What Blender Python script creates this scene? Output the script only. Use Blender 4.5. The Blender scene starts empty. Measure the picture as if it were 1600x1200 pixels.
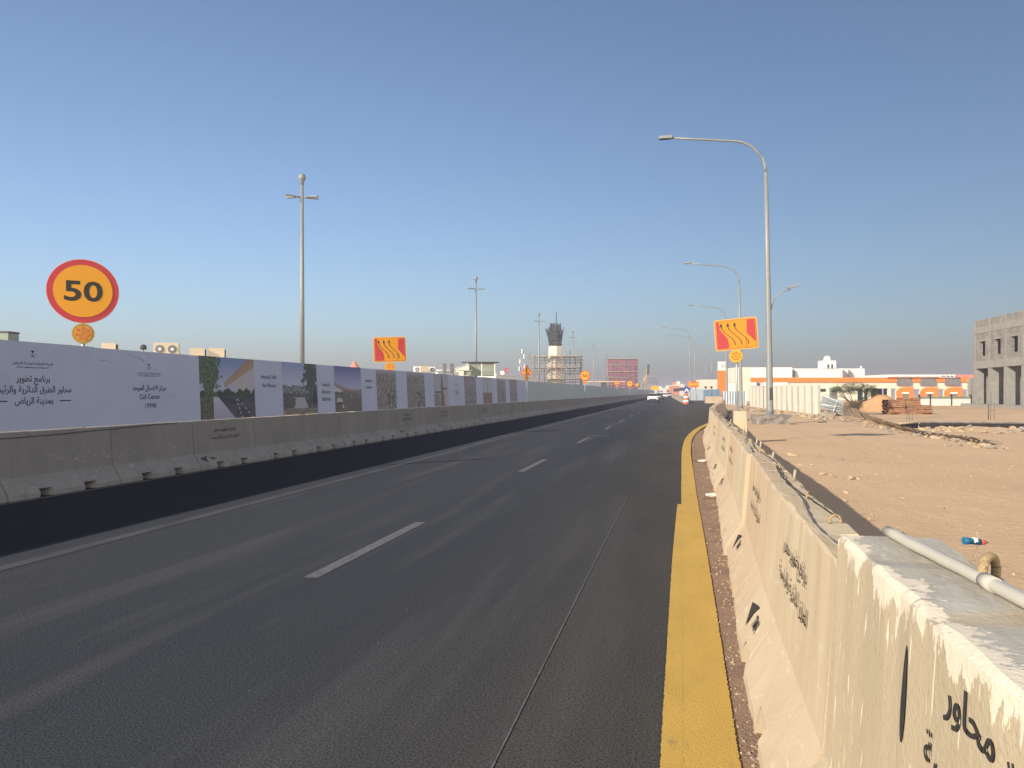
import bpy, bmesh, math, random, unicodedata
from mathutils import Vector, Matrix, noise
R = math.radians
rnd = random.Random(7)
S = bpy.context.scene
COL = S.collection

# ------------------------------------------------------------------ camera, sky, sun, exposure
PSI = R(12.2); CP, SP = math.cos(PSI), math.sin(PSI)
EYE = 1.6; F = 1200.0; HOR = 613.0
cam = bpy.data.cameras.new('camera'); cam_o = bpy.data.objects.new('camera', cam); COL.objects.link(cam_o)
cam_o.location = (0, 0, EYE); cam_o.rotation_euler = (R(90), 0, PSI)
cam.sensor_width = 36; cam.lens = 36 * F / 1600; cam.shift_y = 13 / 1600; cam.clip_start = .05; cam.clip_end = 9000
S.camera = cam_o
SUN_EL = R(24.5); SUN_DIR = Vector((.66, .75, 0)).normalized()      # the way the light travels over the ground
world = bpy.data.worlds.new('World'); S.world = world; world.use_nodes = True
wn = world.node_tree; sky = wn.nodes.new('ShaderNodeTexSky'); sky.sky_type = 'NISHITA'; sky.sun_disc = False
sky.sun_elevation = SUN_EL; sky.sun_rotation = -math.atan2(-SUN_DIR.x, -SUN_DIR.y)
sky.air_density = 1.0; sky.dust_density = 3.6; sky.ozone_density = 2.9; sky.altitude = 600
wn.links.new(sky.outputs[0], wn.nodes['Background'].inputs[0]); wn.nodes['Background'].inputs[1].default_value = .094
sun = bpy.data.lights.new('sun', 'SUN'); sun.energy = 5.0; sun.angle = R(.6); sun.color = (1, .885, .73)
sun_o = bpy.data.objects.new('sun', sun); COL.objects.link(sun_o)
d = Vector((SUN_DIR.x * math.cos(SUN_EL), SUN_DIR.y * math.cos(SUN_EL), -math.sin(SUN_EL)))
sun_o.rotation_euler = d.to_track_quat('-Z', 'Y').to_euler(); sun_o.location = (-30, -30, 30)
vs = S.view_settings; vs.view_transform = 'Standard'; vs.look = 'None'; vs.gamma = 1; vs.exposure = .58
S.render.engine = 'CYCLES'; S.cycles.max_bounces = 6; S.cycles.transparent_max_bounces = 12

# ------------------------------------------------------------------ helpers
def wpos(u, zc, z=0):                     # a place seen at picture column u, zc metres deep, z above the ground
    xc = (u - 800) * zc / F
    return Vector((xc * CP - zc * SP, xc * SP + zc * CP, z))
def gnd(u, v): return wpos(u, EYE * F / (v - HOR))
def zof(v, zc): return EYE + (HOR - v) * zc / F
def lin(r, g, b, k=1.0):
    f = lambda c: (c / 12.92 if c <= .04045 else ((c + .055) / 1.055) ** 2.4)
    return (f(r / 255) * k, f(g / 255) * k, f(b / 255) * k)

MATS = {}
def mat(name, col, rough=.8, var=.12, scale=3.0, bump=0, bscale=40, metal=0, stretch=(1, 1, 1), col2=None, thr=None, tscale=2.0, alpha=None, spec=.3, emit=None):
    m = bpy.data.materials.new(name); m.use_nodes = True; t = m.node_tree; n = t.nodes; L = t.links
    p = n['Principled BSDF']; p.inputs['Roughness'].default_value = rough; p.inputs['Metallic'].default_value = metal
    p.inputs['Specular IOR Level'].default_value = spec
    g = n.new('ShaderNodeNewGeometry'); mp = n.new('ShaderNodeMapping'); L.new(g.outputs['Position'], mp.inputs[0]); mp.inputs['Scale'].default_value = stretch
    def ns(sc, det=6, rg=.6):
        x = n.new('ShaderNodeTexNoise'); x.inputs['Scale'].default_value = sc; x.inputs['Detail'].default_value = det; x.inputs['Roughness'].default_value = rg
        L.new(mp.outputs[0], x.inputs['Vector']); return x
    a = ns(scale)
    mr = n.new('ShaderNodeMapRange'); mr.inputs[1].default_value = .3; mr.inputs[2].default_value = .7; mr.inputs[3].default_value = 1 - var; mr.inputs[4].default_value = 1 + var
    L.new(a.outputs[0], mr.inputs[0])
    cur = None
    if col2:
        b = ns(tscale, 8, .65); r = n.new('ShaderNodeMapRange'); r.inputs[1].default_value = thr[0]; r.inputs[2].default_value = thr[1]; L.new(b.outputs[0], r.inputs[0])
        mx = n.new('ShaderNodeMix'); mx.data_type = 'RGBA'; mx.inputs[6].default_value = (*col, 1); mx.inputs[7].default_value = (*col2, 1); L.new(r.outputs[0], mx.inputs[0]); cur = mx.outputs[2]
    vm = n.new('ShaderNodeVectorMath'); vm.operation = 'SCALE'
    if cur: L.new(cur, vm.inputs[0])
    else: vm.inputs[0].default_value = col
    L.new(mr.outputs[0], vm.inputs['Scale']); L.new(vm.outputs[0], p.inputs['Base Color'])
    if bump:
        bb = ns(bscale, 4); bp = n.new('ShaderNodeBump'); bp.inputs['Strength'].default_value = bump; bp.inputs['Distance'].default_value = .02
        L.new(bb.outputs[0], bp.inputs['Height']); L.new(bp.outputs[0], p.inputs['Normal'])
    if alpha is not None: p.inputs['Alpha'].default_value = alpha
    if emit: p.inputs['Emission Color'].default_value = (*emit, 1); p.inputs['Emission Strength'].default_value = 1
    MATS[name] = m; return m

class MB:
    def __init__(s): s.v = []; s.f = []; s.mi = []; s.sm = []
    def add(s, vs, fs, mi=0, sm=False):
        o = len(s.v); s.v += [tuple(x) for x in vs]; s.f += [tuple(i + o for i in f) for f in fs]; s.mi += [mi] * len(fs); s.sm += [sm] * len(fs); return s
    def box(s, x0, x1, y0, y1, z0, z1, mi=0, M=None):
        vs = [Vector((x, y, z)) for z in (z0, z1) for x, y in ((x0, y0), (x1, y0), (x1, y1), (x0, y1))]
        if M: vs = [M @ q for q in vs]
        return s.add(vs, [(0, 3, 2, 1), (4, 5, 6, 7), (0, 1, 5, 4), (1, 2, 6, 5), (2, 3, 7, 6), (3, 0, 4, 7)], mi)
    def tube(s, pts, r, n=8, mi=0, sm=True, cap=True):
        pts = [Vector(p) for p in pts]; rs = r if isinstance(r, (list, tuple)) else [r] * len(pts); vs = []; fs = []
        for i, p in enumerate(pts):
            t = (pts[min(i + 1, len(pts) - 1)] - pts[max(i - 1, 0)]).normalized()
            a = t.cross(Vector((0, 0, 1)) if abs(t.z) < .9 else Vector((0, 1, 0))).normalized(); b = t.cross(a)
            vs += [p + (a * math.cos(2 * math.pi * k / n) + b * math.sin(2 * math.pi * k / n)) * rs[i] for k in range(n)]
        for i in range(len(pts) - 1):
            fs += [(i * n + k, i * n + (k + 1) % n, (i + 1) * n + (k + 1) % n, (i + 1) * n + k) for k in range(n)]
        s.add(vs, fs, mi, sm)
        if cap:
            o = len(s.v) - len(vs); e = o + (len(pts) - 1) * n
            s.f += [tuple(o + k for k in reversed(range(n))), tuple(e + k for k in range(n))]; s.mi += [mi] * 2; s.sm += [False] * 2
        return s
    def poly(s, pts, mi=0): return s.add(pts, [tuple(range(len(pts)))], mi)
    def prism(s, pts, y0, y1, mi=0):       # outline in x,z pushed along y
        n = len(pts); vs = [(x, y0, z) for x, z in pts] + [(x, y1, z) for x, z in pts]
        return s.add(vs, [tuple(range(n)), tuple(range(2 * n - 1, n - 1, -1))] + [((k + 1) % n, k, n + k, n + (k + 1) % n) for k in range(n)], mi)
    def lathe(s, prof, n=20, mi=0, c=(0, 0, 0), sm=True):
        vs = [(c[0] + r * math.cos(2 * math.pi * k / n), c[1] + r * math.sin(2 * math.pi * k / n), c[2] + z) for r, z in prof for k in range(n)]
        return s.add(vs, [(i * n + k, i * n + (k + 1) % n, (i + 1) * n + (k + 1) % n, (i + 1) * n + k) for i in range(len(prof) - 1) for k in range(n)], mi, sm)
    def mesh(s, name, mats):
        me = bpy.data.meshes.new(name); me.from_pydata(s.v, [], s.f)
        for m in (mats if isinstance(mats, (list, tuple)) else [mats]): me.materials.append(MATS[m] if isinstance(m, str) else m)
        me.polygons.foreach_set('material_index', s.mi); me.polygons.foreach_set('use_smooth', s.sm); me.update(); return me
    def build(s, name, mats, parent=None, loc=(0, 0, 0), rz=0):
        return put(name, s.mesh(name, mats), parent, loc, rz)
def put(name, me, parent=None, loc=(0, 0, 0), rz=0):
    o = bpy.data.objects.new(name, me); COL.objects.link(o); o.parent = parent; o.location = loc; o.rotation_euler = (0, 0, rz); return o
def tag(o, label, cat, group=None):
    o['label'] = label; o['category'] = cat
    if group: o['group'] = group
    return o
def thing(name, loc, label, cat, group=None, rz=0):
    o = put(name, None, None, loc, rz); o.empty_display_size = .2; return tag(o, label, cat, group)
def struct(o, k='structure'): o['kind'] = k; return o
def dup(o, loc=None, rz=None, label=None, group=None, parent=None):
    c = o.copy(); COL.objects.link(c); c.parent = parent
    if loc is not None: c.location = loc
    if rz is not None: c.rotation_euler = (0, 0, rz)
    if label: c['label'] = label
    if group: c['group'] = group
    for ch in [x for x in KIDS(o)]: dup(ch, parent=c)
    return c
def KIDS(o): return [x for x in o.children]

# Arabic letters joined and set in reading order
NOJ = set('اأإآدذرزوؤةىء')
def shape(s):
    o = []; i = 0; n = len(s); isA = lambda c: '\u0621' <= c <= '\u064a'
    if not any(isA(c) for c in s): return s
    while i < n:
        c = s[i]
        if not isA(c): o.append(c); i += 1; continue
        p = i > 0 and isA(s[i - 1]) and s[i - 1] not in NOJ
        if c == 'ل' and i + 1 < n and s[i + 1] in 'اأإآ':
            o.append(unicodedata.lookup('ARABIC LIGATURE LAM WITH ' + unicodedata.name(s[i + 1])[14:] + (' FINAL' if p else ' ISOLATED') + ' FORM')); i += 2; continue
        q = c not in NOJ and i + 1 < n and isA(s[i + 1])
        f = 'MEDIAL' if p and q else 'FINAL' if p else 'INITIAL' if q else 'ISOLATED'
        try: o.append(unicodedata.lookup(unicodedata.name(c) + ' ' + f + ' FORM'))
        except KeyError: o.append(c)
        i += 1
    return ''.join(reversed(o))
def text_geo(lines, size, gap=1.35, bold=.0, wide=1.0):
    """flat lettering in x,z, centred on its block; returns vertices and faces"""
    V = []; Fc = []
    for k, t in enumerate(lines):
        c = bpy.data.curves.new('t', 'FONT'); c.body = shape(t); c.align_x = 'CENTER'; c.size = size; c.offset = bold * size; c.resolution_u = 3
        o = bpy.data.objects.new('t', c); me = o.to_mesh()
        off = len(V); z0 = ((len(lines) - 1) / 2 - k) * gap * size - .3 * size
        V += [(v.co.x * wide, 0, v.co.y + z0) for v in me.vertices]; Fc += [tuple(off + i for i in p.vertices) for p in me.polygons]
        o.to_mesh_clear(); bpy.data.objects.remove(o); bpy.data.curves.remove(c)
    return V, Fc
exec_text = {}
def text_mesh(key, lines, size, m, **k):
    if key not in exec_text:
        V, Fc = text_geo(lines, size, **k); exec_text[key] = MB().add(V, Fc).mesh('lettering', m)
    return exec_text[key]

# ------------------------------------------------------------------ materials
mat('dirt', (.31, .205, .14), .95, .25, 6, .7, 60, col2=(.21, .14, .095), thr=(.45, .7), tscale=3)
mat('mound_sand', (.42, .25, .125), .95, .12, 1.2, .6, 14)
mat('yellow_paint', (.53, .345, .08), .8, .09, 2.5, .3, 140, col2=(.36, .25, .10), thr=(.60, .72), tscale=11, stretch=(1, .4, 1))
mat('concrete', (.27, .26, .235), .9, .15, 2, .5, 30)
mat('raw_concrete', (.25, .23, .20), .95, .3, 6, .9, 25, col2=(.15, .135, .115), thr=(.42, .62), tscale=5)
mat('stencil_black', (.035, .033, .03), .8, .2, 30)
mat('galv', (.34, .35, .34), .45, .10, 6, metal=.35)
mat('lamp_grey', (.235, .25, .245), .5, .08, 5, metal=.2)
mat('dark_grey', (.05, .05, .05), .6)
mat('black', (.012, .012, .013), .7)
mat('white_paint', (.74, .72, .67), .6, .04, 2)
mat('cream_wall', (.66, .60, .48), .8, .05, .6)
mat('white_print', (.35, .385, .49), .55, .05, 1.0, .25, 1.6, col2=(.29, .31, .39), thr=(.62, .8), tscale=1.3)
mat('ink', (.02, .035, .06), .6)
mat('sheet_grey', (.30, .35, .37), .5, .06, 1.0, metal=.15)
mat('sheet_white', (.68, .63, .53), .6, .05, 1.5, .9, .9)
mat('sheet_blue', (.16, .24, .32), .5, .1, 1)
mat('brown_sheet', (.27, .215, .155), .85, .25, 4, .3, 20, col2=(.17, .13, .095), thr=(.45, .65), tscale=3)
mat('sign_yellow', (.78, .34, .015), .5, .02)
mat('sign_edge', (.62, .31, .08), .5, .02)
mat('sun_toned_orange', (.50, .205, .006), .5, .02)  # this and the next: darker copies of sign colours, toned down for strong sun
mat('sun_toned_red', (.36, .032, .035), .5, .02)
mat('sign_red', (.52, .045, .05), .5, .02)
mat('sign_line', (.14, .045, .015), .6)
mat('sign_black', (.035, .03, .025), .6)
mat('sign_pink', (.75, .5, .48), .6)
mat('lamp_yellow', (.62, .35, .04), .35, .03)
mat('lamp_rim', (.36, .23, .03), .5)
mat('led_orange', (.62, .13, .015), .3, .25, 60)
mat('sign_blue', (.02, .06, .30), .5)
mat('orange_wall', (.72, .20, .03), .7, .04)
mat('pink_roof', (.55, .22, .15), .7)
mat('window_grey', (.16, .155, .155), .35)
mat('glass_dark', (.02, .022, .026), .1, spec=.5)
mat('teal', (.03, .12, .14), .6)
mat('beige_metal', (.58, .47, .33), .6, .05)
mat('green_net', (.22, .25, .20), .9, .25, 2)
mat('pink_net', (.27, .05, .10), .9, .6, .5, alpha=.5)
mat('scaffold_steel', (.20, .19, .18), .6)
mat('plank', (.50, .40, .24), .85, .15, 2)
mat('rebar', (.075, .08, .085), .8, .2, 2)
mat('rig_yellow', (.45, .33, .08), .6, .2, 2)
mat('car_white', (.75, .75, .75), .25, .02, spec=.6)
mat('car_green', (.07, .10, .10), .25, .02, spec=.6)
mat('car_silver', (.45, .46, .47), .25, .02, spec=.6)
mat('tyre', (.02, .02, .02), .9)
mat('tail_red', (.25, .01, .01), .3)
mat('pallet_wood', (.33, .185, .10), .9, .3, 5, .3, 40, col2=(.22, .10, .06), thr=(.45, .65), tscale=3)
mat('pipe_grey', (.44, .42, .36), .5, .05, 8)
mat('cable', (.38, .33, .25), .7)
mat('rope', (.40, .29, .16), .9, .25, 60, .6, 160)
mat('blue_plastic', (.015, .13, .24), .35)
mat('red_plastic', (.5, .10, .05), .4)
mat('rock', (.40, .30, .20), .95, .25, 12, .5, 60)
mat('rock_grey', (.27, .235, .19), .95, .3, 10, .5, 60)
mat('bitumen', (.022, .02, .018), .85, .3, 2)
mat('leaf', (.085, .14, .06), .8, .3, 4)
mat('bark', (.14, .10, .065), .9, .3, 20)
mat('barrel_red', (.5, .10, .05), .6)
mat('marking', (.135, .135, .135), .8, .15, 8, col2=(.06, .062, .066), thr=(.44, .70), tscale=16)
mat('marking_faint', (.068, .068, .068), .8, .15, 8, col2=(.04, .041, .044), thr=(.42, .62), tscale=4, stretch=(1, .35, 1))
mat('paint_white', (.70, .66, .56), .8, .05)
mat('marking_yellow_faint', (.085, .08, .066), .8, .15, 8, col2=(.045, .046, .048), thr=(.45, .62), tscale=4)

def asphalt():
    m = bpy.data.materials.new('asphalt'); m.use_nodes = True; t = m.node_tree; n = t.nodes; L = t.links; p = n['Principled BSDF']
    p.inputs['Roughness'].default_value = .95; p.inputs['Specular IOR Level'].default_value = .08
    g = n.new('ShaderNodeNewGeometry')
    def ns(sc, st, det=6, rg=.6):
        mp = n.new('ShaderNodeMapping'); L.new(g.outputs[0], mp.inputs[0]); mp.inputs['Scale'].default_value = st
        x = n.new('ShaderNodeTexNoise'); x.inputs['Scale'].default_value = sc; x.inputs['Detail'].default_value = det; x.inputs['Roughness'].default_value = rg; L.new(mp.outputs[0], x.inputs['Vector']); return x.outputs[0]
    def mr(x, a, b, c, d):
        q = n.new('ShaderNodeMapRange'); L.new(x, q.inputs[0])
        for i, v in zip((1, 2, 3, 4), (a, b, c, d)): q.inputs[i].default_value = v
        return q.outputs[0]
    def mix(f, a, b):
        x = n.new('ShaderNodeMix'); x.data_type = 'RGBA'
        L.new(f, x.inputs[0])
        for i, v in ((6, a), (7, b)):
            if isinstance(v, tuple): x.inputs[i].default_value = (*v, 1)
            else: L.new(v, x.inputs[i])
        return x.outputs[2]
    sep = n.new('ShaderNodeSeparateXYZ'); L.new(g.outputs[0], sep.inputs[0])
    c = mix(mr(ns(.22, (1, .12, 1)), .35, .65, 0, 1), (.034, .039, .047), (.047, .051, .058))        # long worn wheel bands
    c = mix(mr(ns(1.4, (1, .06, 1), 7), .52, .74, 0, .8), c, (.082, .084, .087))                       # pale streaks along the lane
    c = mix(mr(ns(5, (1, .1, 1), 5), .66, .8, 0, .5), c, (.085, .085, .083))                               # scrapes
    d_ = n.new('ShaderNodeMath'); d_.operation = 'MULTIPLY'
    L.new(mr(sep.outputs[0], -2.2, .3, 0, 1), d_.inputs[0]); L.new(mr(ns(.8, (1, .3, 1)), .3, .7, .3, .9), d_.inputs[1])
    c = mix(d_.outputs[0], c, (.092, .082, .068))                                                         # sand blown onto the edge
    sp = ns(75, (1, 1, 1), 5, .75)
    c2 = n.new('ShaderNodeVectorMath'); c2.operation = 'SCALE'; L.new(c, c2.inputs[0]); L.new(mr(sp, .32, .68, .35, 1.75), c2.inputs['Scale'])
    chips = n.new('ShaderNodeTexVoronoi'); chips.inputs['Scale'].default_value = 26; L.new(g.outputs[0], chips.inputs['Vector'])
    c = mix(mr(chips.outputs['Distance'], .05, .075, .55, 0), c2.outputs[0], (.10, .097, .09))
    L.new(c, p.inputs['Base Color'])
    b = n.new('ShaderNodeBump'); b.inputs['Strength'].default_value = .55; b.inputs['Distance'].default_value = .012; L.new(ns(120, (1, 1, 1), 3), b.inputs['Height']); L.new(b.outputs[0], p.inputs['Normal'])
    MATS['asphalt'] = m
asphalt()

def nodes_kit(name, rough=.9, coord='world'):
    m = bpy.data.materials.new(name); m.use_nodes = True; t = m.node_tree; n = t.nodes; L = t.links; p = n['Principled BSDF']; p.inputs['Roughness'].default_value = rough; p.inputs['Specular IOR Level'].default_value = .2
    src = n.new('ShaderNodeNewGeometry').outputs[0] if coord == 'world' else n.new('ShaderNodeTexCoord').outputs['Object']
    def ns(sc, st=(1, 1, 1), det=6, rg=.6, rot=0):
        mp = n.new('ShaderNodeMapping'); L.new(src, mp.inputs[0]); mp.inputs['Scale'].default_value = st; mp.inputs['Rotation'].default_value = (0, 0, rot)
        x = n.new('ShaderNodeTexNoise'); x.inputs['Scale'].default_value = sc; x.inputs['Detail'].default_value = det; x.inputs['Roughness'].default_value = rg; L.new(mp.outputs[0], x.inputs['Vector']); return x.outputs[0]
    def mr(x, a, b, c=0, d=1):
        q = n.new('ShaderNodeMapRange'); L.new(x, q.inputs[0])
        for i, v in zip((1, 2, 3, 4), (a, b, c, d)): q.inputs[i].default_value = v
        return q.outputs[0]
    def mix(f, a, b):
        x = n.new('ShaderNodeMix'); x.data_type = 'RGBA'; L.new(f, x.inputs[0])
        for i, v in ((6, a), (7, b)):
            if isinstance(v, tuple): x.inputs[i].default_value = (*v, 1)
            else: L.new(v, x.inputs[i])
        return x.outputs[2]
    def mul(a, b):
        q = n.new('ShaderNodeMath'); q.operation = 'MULTIPLY'; L.new(a, q.inputs[0]); L.new(b, q.inputs[1]); return q.outputs[0]
    def done(c, h, strength=.4, dist=.01):
        L.new(c, p.inputs['Base Color']); b = n.new('ShaderNodeBump'); b.inputs['Strength'].default_value = strength; b.inputs['Distance'].default_value = dist; L.new(h, b.inputs['Height']); L.new(b.outputs[0], p.inputs['Normal']); MATS[name] = m
    sx = n.new('ShaderNodeSeparateXYZ'); L.new(src, sx.inputs[0])
    return ns, mr, mix, mul, done, sx.outputs
def sand_mat():
    ns, mr, mix, mul, done, xyz = nodes_kit('sand', .95)
    c = mix(mr(ns(.22), .4, .7), (.575, .405, .248), (.525, .36, .218))
    c = mix(mr(ns(.9, (1, .12, 1), 5, .6, R(14)), .55, .72, 0, .6), c, (.48, .33, .20))                  # drifts and wheel tracks
    c = mix(mr(ns(1.6, (1, .05, 1), 4, .5, R(-38)), .60, .70, 0, .5), c, (.48, .325, .195))
    c = mix(mr(ns(7, det=5), .58, .75, 0, .55), c, (.61, .45, .295))
    c = mix(mr(ns(60, det=3), .60, .72, 0, .5), c, (.36, .25, .16))
    done(c, ns(6, det=9, rg=.7), .7, .05)
sand_mat()
def barrier_mat(name, a, b, dust, scuff):
    ns, mr, mix, mul, done, xyz = nodes_kit(name, .88)
    c = mix(mr(ns(1.6, (1, 1, .4)), .35, .7), a, b)
    c = mix(mr(ns(9, (1, 1, .12), 4), .55, .75, 0, .35), c, tuple(x * .78 for x in b))                       # rain streaks
    low = mr(xyz[2], .04, .42, 1, 0)
    c = mix(mul(low, mr(ns(4, det=7), .35, .6)), c, dust)                                                    # dust thrown up from the road
    c = mix(mul(mr(xyz[2], .5, .75, 1, 0), mr(ns(5, (1, 1, 4), 6, .65), .60, .66, 0, .8)), c, scuff)            # scuffs
    c = mix(mr(ns(30, det=4), .66, .72, 0, .7), c, tuple(x * .62 for x in a))                                 # pock marks
    done(c, ns(45, det=5, rg=.65), .35, .01)
barrier_mat('grey_beige', (.20, .193, .176), (.158, .153, .142), (.235, .23, .22), (.33, .33, .32))
barrier_mat('cream_paint', (.52, .435, .305), (.475, .385, .262), (.44, .36, .26), (.56, .50, .40))
barrier_mat('pink_cream', (.50, .395, .275), (.455, .345, .235), (.42, .33, .235), (.53, .46, .36))
def block_wall():
    m = bpy.data.materials.new('block_wall'); m.use_nodes = True; t = m.node_tree; n = t.nodes; L = t.links; p = n['Principled BSDF']; p.inputs['Roughness'].default_value = .95
    tc = n.new('ShaderNodeTexCoord'); mp = n.new('ShaderNodeMapping'); L.new(tc.outputs['Object'], mp.inputs[0]); mp.inputs['Rotation'].default_value = (R(90), 0, 0)
    sx = n.new('ShaderNodeSeparateXYZ'); L.new(tc.outputs['Object'], sx.inputs[0]); ad = n.new('ShaderNodeMath'); L.new(sx.outputs[0], ad.inputs[0]); L.new(sx.outputs[1], ad.inputs[1])
    cb = n.new('ShaderNodeCombineXYZ'); L.new(ad.outputs[0], cb.inputs[0]); L.new(sx.outputs[2], cb.inputs[1])
    br = n.new('ShaderNodeTexBrick'); L.new(cb.outputs[0], br.inputs['Vector']); br.inputs['Scale'].default_value = 1
    br.inputs['Brick Width'].default_value = .4; br.inputs['Row Height'].default_value = .2; br.inputs['Mortar Size'].default_value = .012
    br.inputs['Color1'].default_value = (.235, .225, .20, 1); br.inputs['Color2'].default_value = (.17, .162, .145, 1); br.inputs['Mortar'].default_value = (.31, .295, .265, 1)
    ns = n.new('ShaderNodeTexNoise'); ns.inputs['Scale'].default_value = .8; ns.inputs['Detail'].default_value = 6; L.new(tc.outputs['Object'], ns.inputs['Vector'])
    v = n.new('ShaderNodeVectorMath'); v.operation = 'SCALE'; L.new(br.outputs[0], v.inputs[0]); mr = n.new('ShaderNodeMapRange'); L.new(ns.outputs[0], mr.inputs[0])
    for i, q in zip((1, 2, 3, 4), (.3, .7, .75, 1.2)): mr.inputs[i].default_value = q
    L.new(mr.outputs[0], v.inputs['Scale']); L.new(v.outputs[0], p.inputs['Base Color']); MATS['block_wall'] = m
block_wall()

def splashed():                         # tan barrier with spilt white paint along its top edge and thin runs below it
    m = bpy.data.materials.new('splashed_tan'); m.use_nodes = True; t = m.node_tree; n = t.nodes; L = t.links; p = n['Principled BSDF']; p.inputs['Roughness'].default_value = .85
    tc = n.new('ShaderNodeTexCoord'); sep = n.new('ShaderNodeSeparateXYZ'); L.new(tc.outputs['Object'], sep.inputs[0])
    def ns(sc, st, det=6, rg=.6):
        mp = n.new('ShaderNodeMapping'); L.new(tc.outputs['Object'], mp.inputs[0]); mp.inputs['Scale'].default_value = st
        x = n.new('ShaderNodeTexNoise'); x.inputs['Scale'].default_value = sc; x.inputs['Detail'].default_value = det; x.inputs['Roughness'].default_value = rg; L.new(mp.outputs[0], x.inputs['Vector']); return x.outputs[0]
    def math_(op, a, b=None):
        q = n.new('ShaderNodeMath'); q.operation = op
        for i, v in ((0, a), (1, b)):
            if v is None: continue
            if isinstance(v, (int, float)): q.inputs[i].default_value = v
            else: L.new(v, q.inputs[i])
        return q.outputs[0]
    def mr(x, a, b, c, d):
        q = n.new('ShaderNodeMapRange'); L.new(x, q.inputs[0])
        for i, v in zip((1, 2, 3, 4), (a, b, c, d)): q.inputs[i].default_value = v
        return q.outputs[0]
    def mix(f, a, b):
        x = n.new('ShaderNodeMix'); x.data_type = 'RGBA'; L.new(f, x.inputs[0])
        for i, v in ((6, a), (7, b)):
            if isinstance(v, tuple): x.inputs[i].default_value = (*v, 1)
            else: L.new(v, x.inputs[i])
        return x.outputs[2]
    z = sep.outputs[2]; x = sep.outputs[0]
    face = mix(mr(ns(2.5, (1, 1, .4)), .35, .7, 0, 1), (.47, .395, .27), (.41, .34, .23))
    face = mix(mr(ns(50, (1, 1, 1), 3), .45, .75, 0, .25), face, (.30, .23, .15))
    top = mix(mr(ns(5, (3, .6, 1), 7), .35, .65, 0, 1), (.34, .31, .25), (.43, .41, .36))
    top = mix(mr(ns(22, (1.5, .4, 1), 5), .58, .68, 0, .6), top, (.56, .54, .49))
    c = mix(mr(z, 1.085, 1.092, 0, 1), face, top)
    # distance from the front top edge, on the face downwards and on the top inwards
    down = math_('SUBTRACT', 1.1, z); inn = math_('SUBTRACT', x, .225)
    edge = math_('ADD', mr(down, 0, .5, 0, .5), mr(inn, 0, .4, 0, .55))
    band = math_('ADD', mr(ns(3.2, (1, 1, .35), 7, .7), .32, .66, -.07, .17), mr(ns(34, (1, 1, .16), 5, .7), .3, .7, -.045, .05))
    wht = mr(math_('SUBTRACT', band, edge), 0, .004, 0, 1)
    drip = mr(math_('ADD', ns(44, (1, 1, .11), 2, .4), mr(ns(2.2, (1, 1, .6), 2), .3, .7, -.06, .05)), .67, .685, 0, 1)
    drip = math_('MULTIPLY', drip, mr(z, 1.08, 1.085, 1, 0))
    c = mix(math_('MAXIMUM', wht, drip), c, (.70, .62, .49))
    L.new(c, p.inputs['Base Color'])
    b = n.new('ShaderNodeBump'); b.inputs['Strength'].default_value = .4; b.inputs['Distance'].default_value = .01; L.new(math_('ADD', ns(60, (1, 1, 1), 4), wht), b.inputs['Height']); L.new(b.outputs[0], p.inputs['Normal'])
    MATS['splashed_tan'] = m
splashed()
def print_mat():
    m = bpy.data.materials.new('picture_print'); m.use_nodes = True; n = m.node_tree.nodes; a = n.new('ShaderNodeVertexColor'); a.layer_name = 'print'
    m.node_tree.links.new(a.outputs[0], n['Principled BSDF'].inputs['Base Color']); n['Principled BSDF'].inputs['Roughness'].default_value = .5; MATS['picture_print'] = m
print_mat()

# ------------------------------------------------------------------ ground, road, markings
def path_x(y):                            # toe of the barrier row beside the sand
    P = [(-4, .33), (3, .33), (5, .365), (7, .42), (12, .575), (15, .60), (20, .68), (26, .80), (33, 1.08), (36, 1.3), (72, 3.75), (90, 5)]
    for (a, b), (c, e) in zip(P, P[1:]):
        if y <= c: return b + (e - b) * (max(y, a) - a) / (c - a)
    return P[-1][1]
def smooth(a, b, t): t = max(0, min(1, (t - a) / (b - a))); return t * t * (3 - 2 * t)
BEAM0 = wpos(1437, 40.5); BEAM1 = wpos(1720, 38.5)
def gz(x, y):
    z = -.012
    if x > 1.3 and y > -2:
        k = smooth(1.4, 2.4, x - max(0, path_x(y) - .3))
        z += k * (.035 * noise.noise((x * .45, y * .3, 0)) + .02 * noise.noise((x * 1.7, y * 1.5, 3)) + .01)
        e = (BEAM1 - BEAM0); L_ = e.length; e = e / L_; q = Vector((x, y, 0)) - BEAM0; s_ = q.dot(e); dd = e.x * q.y - e.y * q.x      # dd>0 beyond the beam
        if s_ > -2.5:
            pit = smooth(-2.5, .6, s_) * smooth(-7.2, -5.2, dd) * (1 - smooth(-.2, .1, dd))
            z -= pit * (.75 + .25 * noise.noise((x * .8, y * .8, 9)))
            lip = smooth(-9.6, -7.9, dd) * (1 - smooth(-7.2, -6.2, dd)) * smooth(-2, 1, s_)
            z += lip * (.10 + .12 * noise.noise((x * 1.1, y * 1.1, 5)))
    return z
def axis(a, segs):
    o = [a]
    for b, st in segs:
        n = max(1, round((b - o[-1]) / st)); s0 = o[-1]; o += [s0 + (b - s0) * (k + 1) / n for k in range(n)]
    return o
xs = axis(-3000, [(-200, 400), (-20, 60), (0, 5), (1, .5), (30, .3), (60, 3), (300, 40), (3000, 450)])
ys = axis(-600, [(-20, 116), (0, 4), (50, .3), (80, 1.5), (300, 30), (5000, 600)])
mb = MB(); nx = len(xs)
mb.add([(x, y, gz(x, y)) for y in ys for x in xs], [(j * nx + i, j * nx + i + 1, (j + 1) * nx + i + 1, (j + 1) * nx + i) for j in range(len(ys) - 1) for i in range(nx - 1)], 0, True)
struct(mb.build('ground', 'sand'))
mb = MB()
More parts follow.
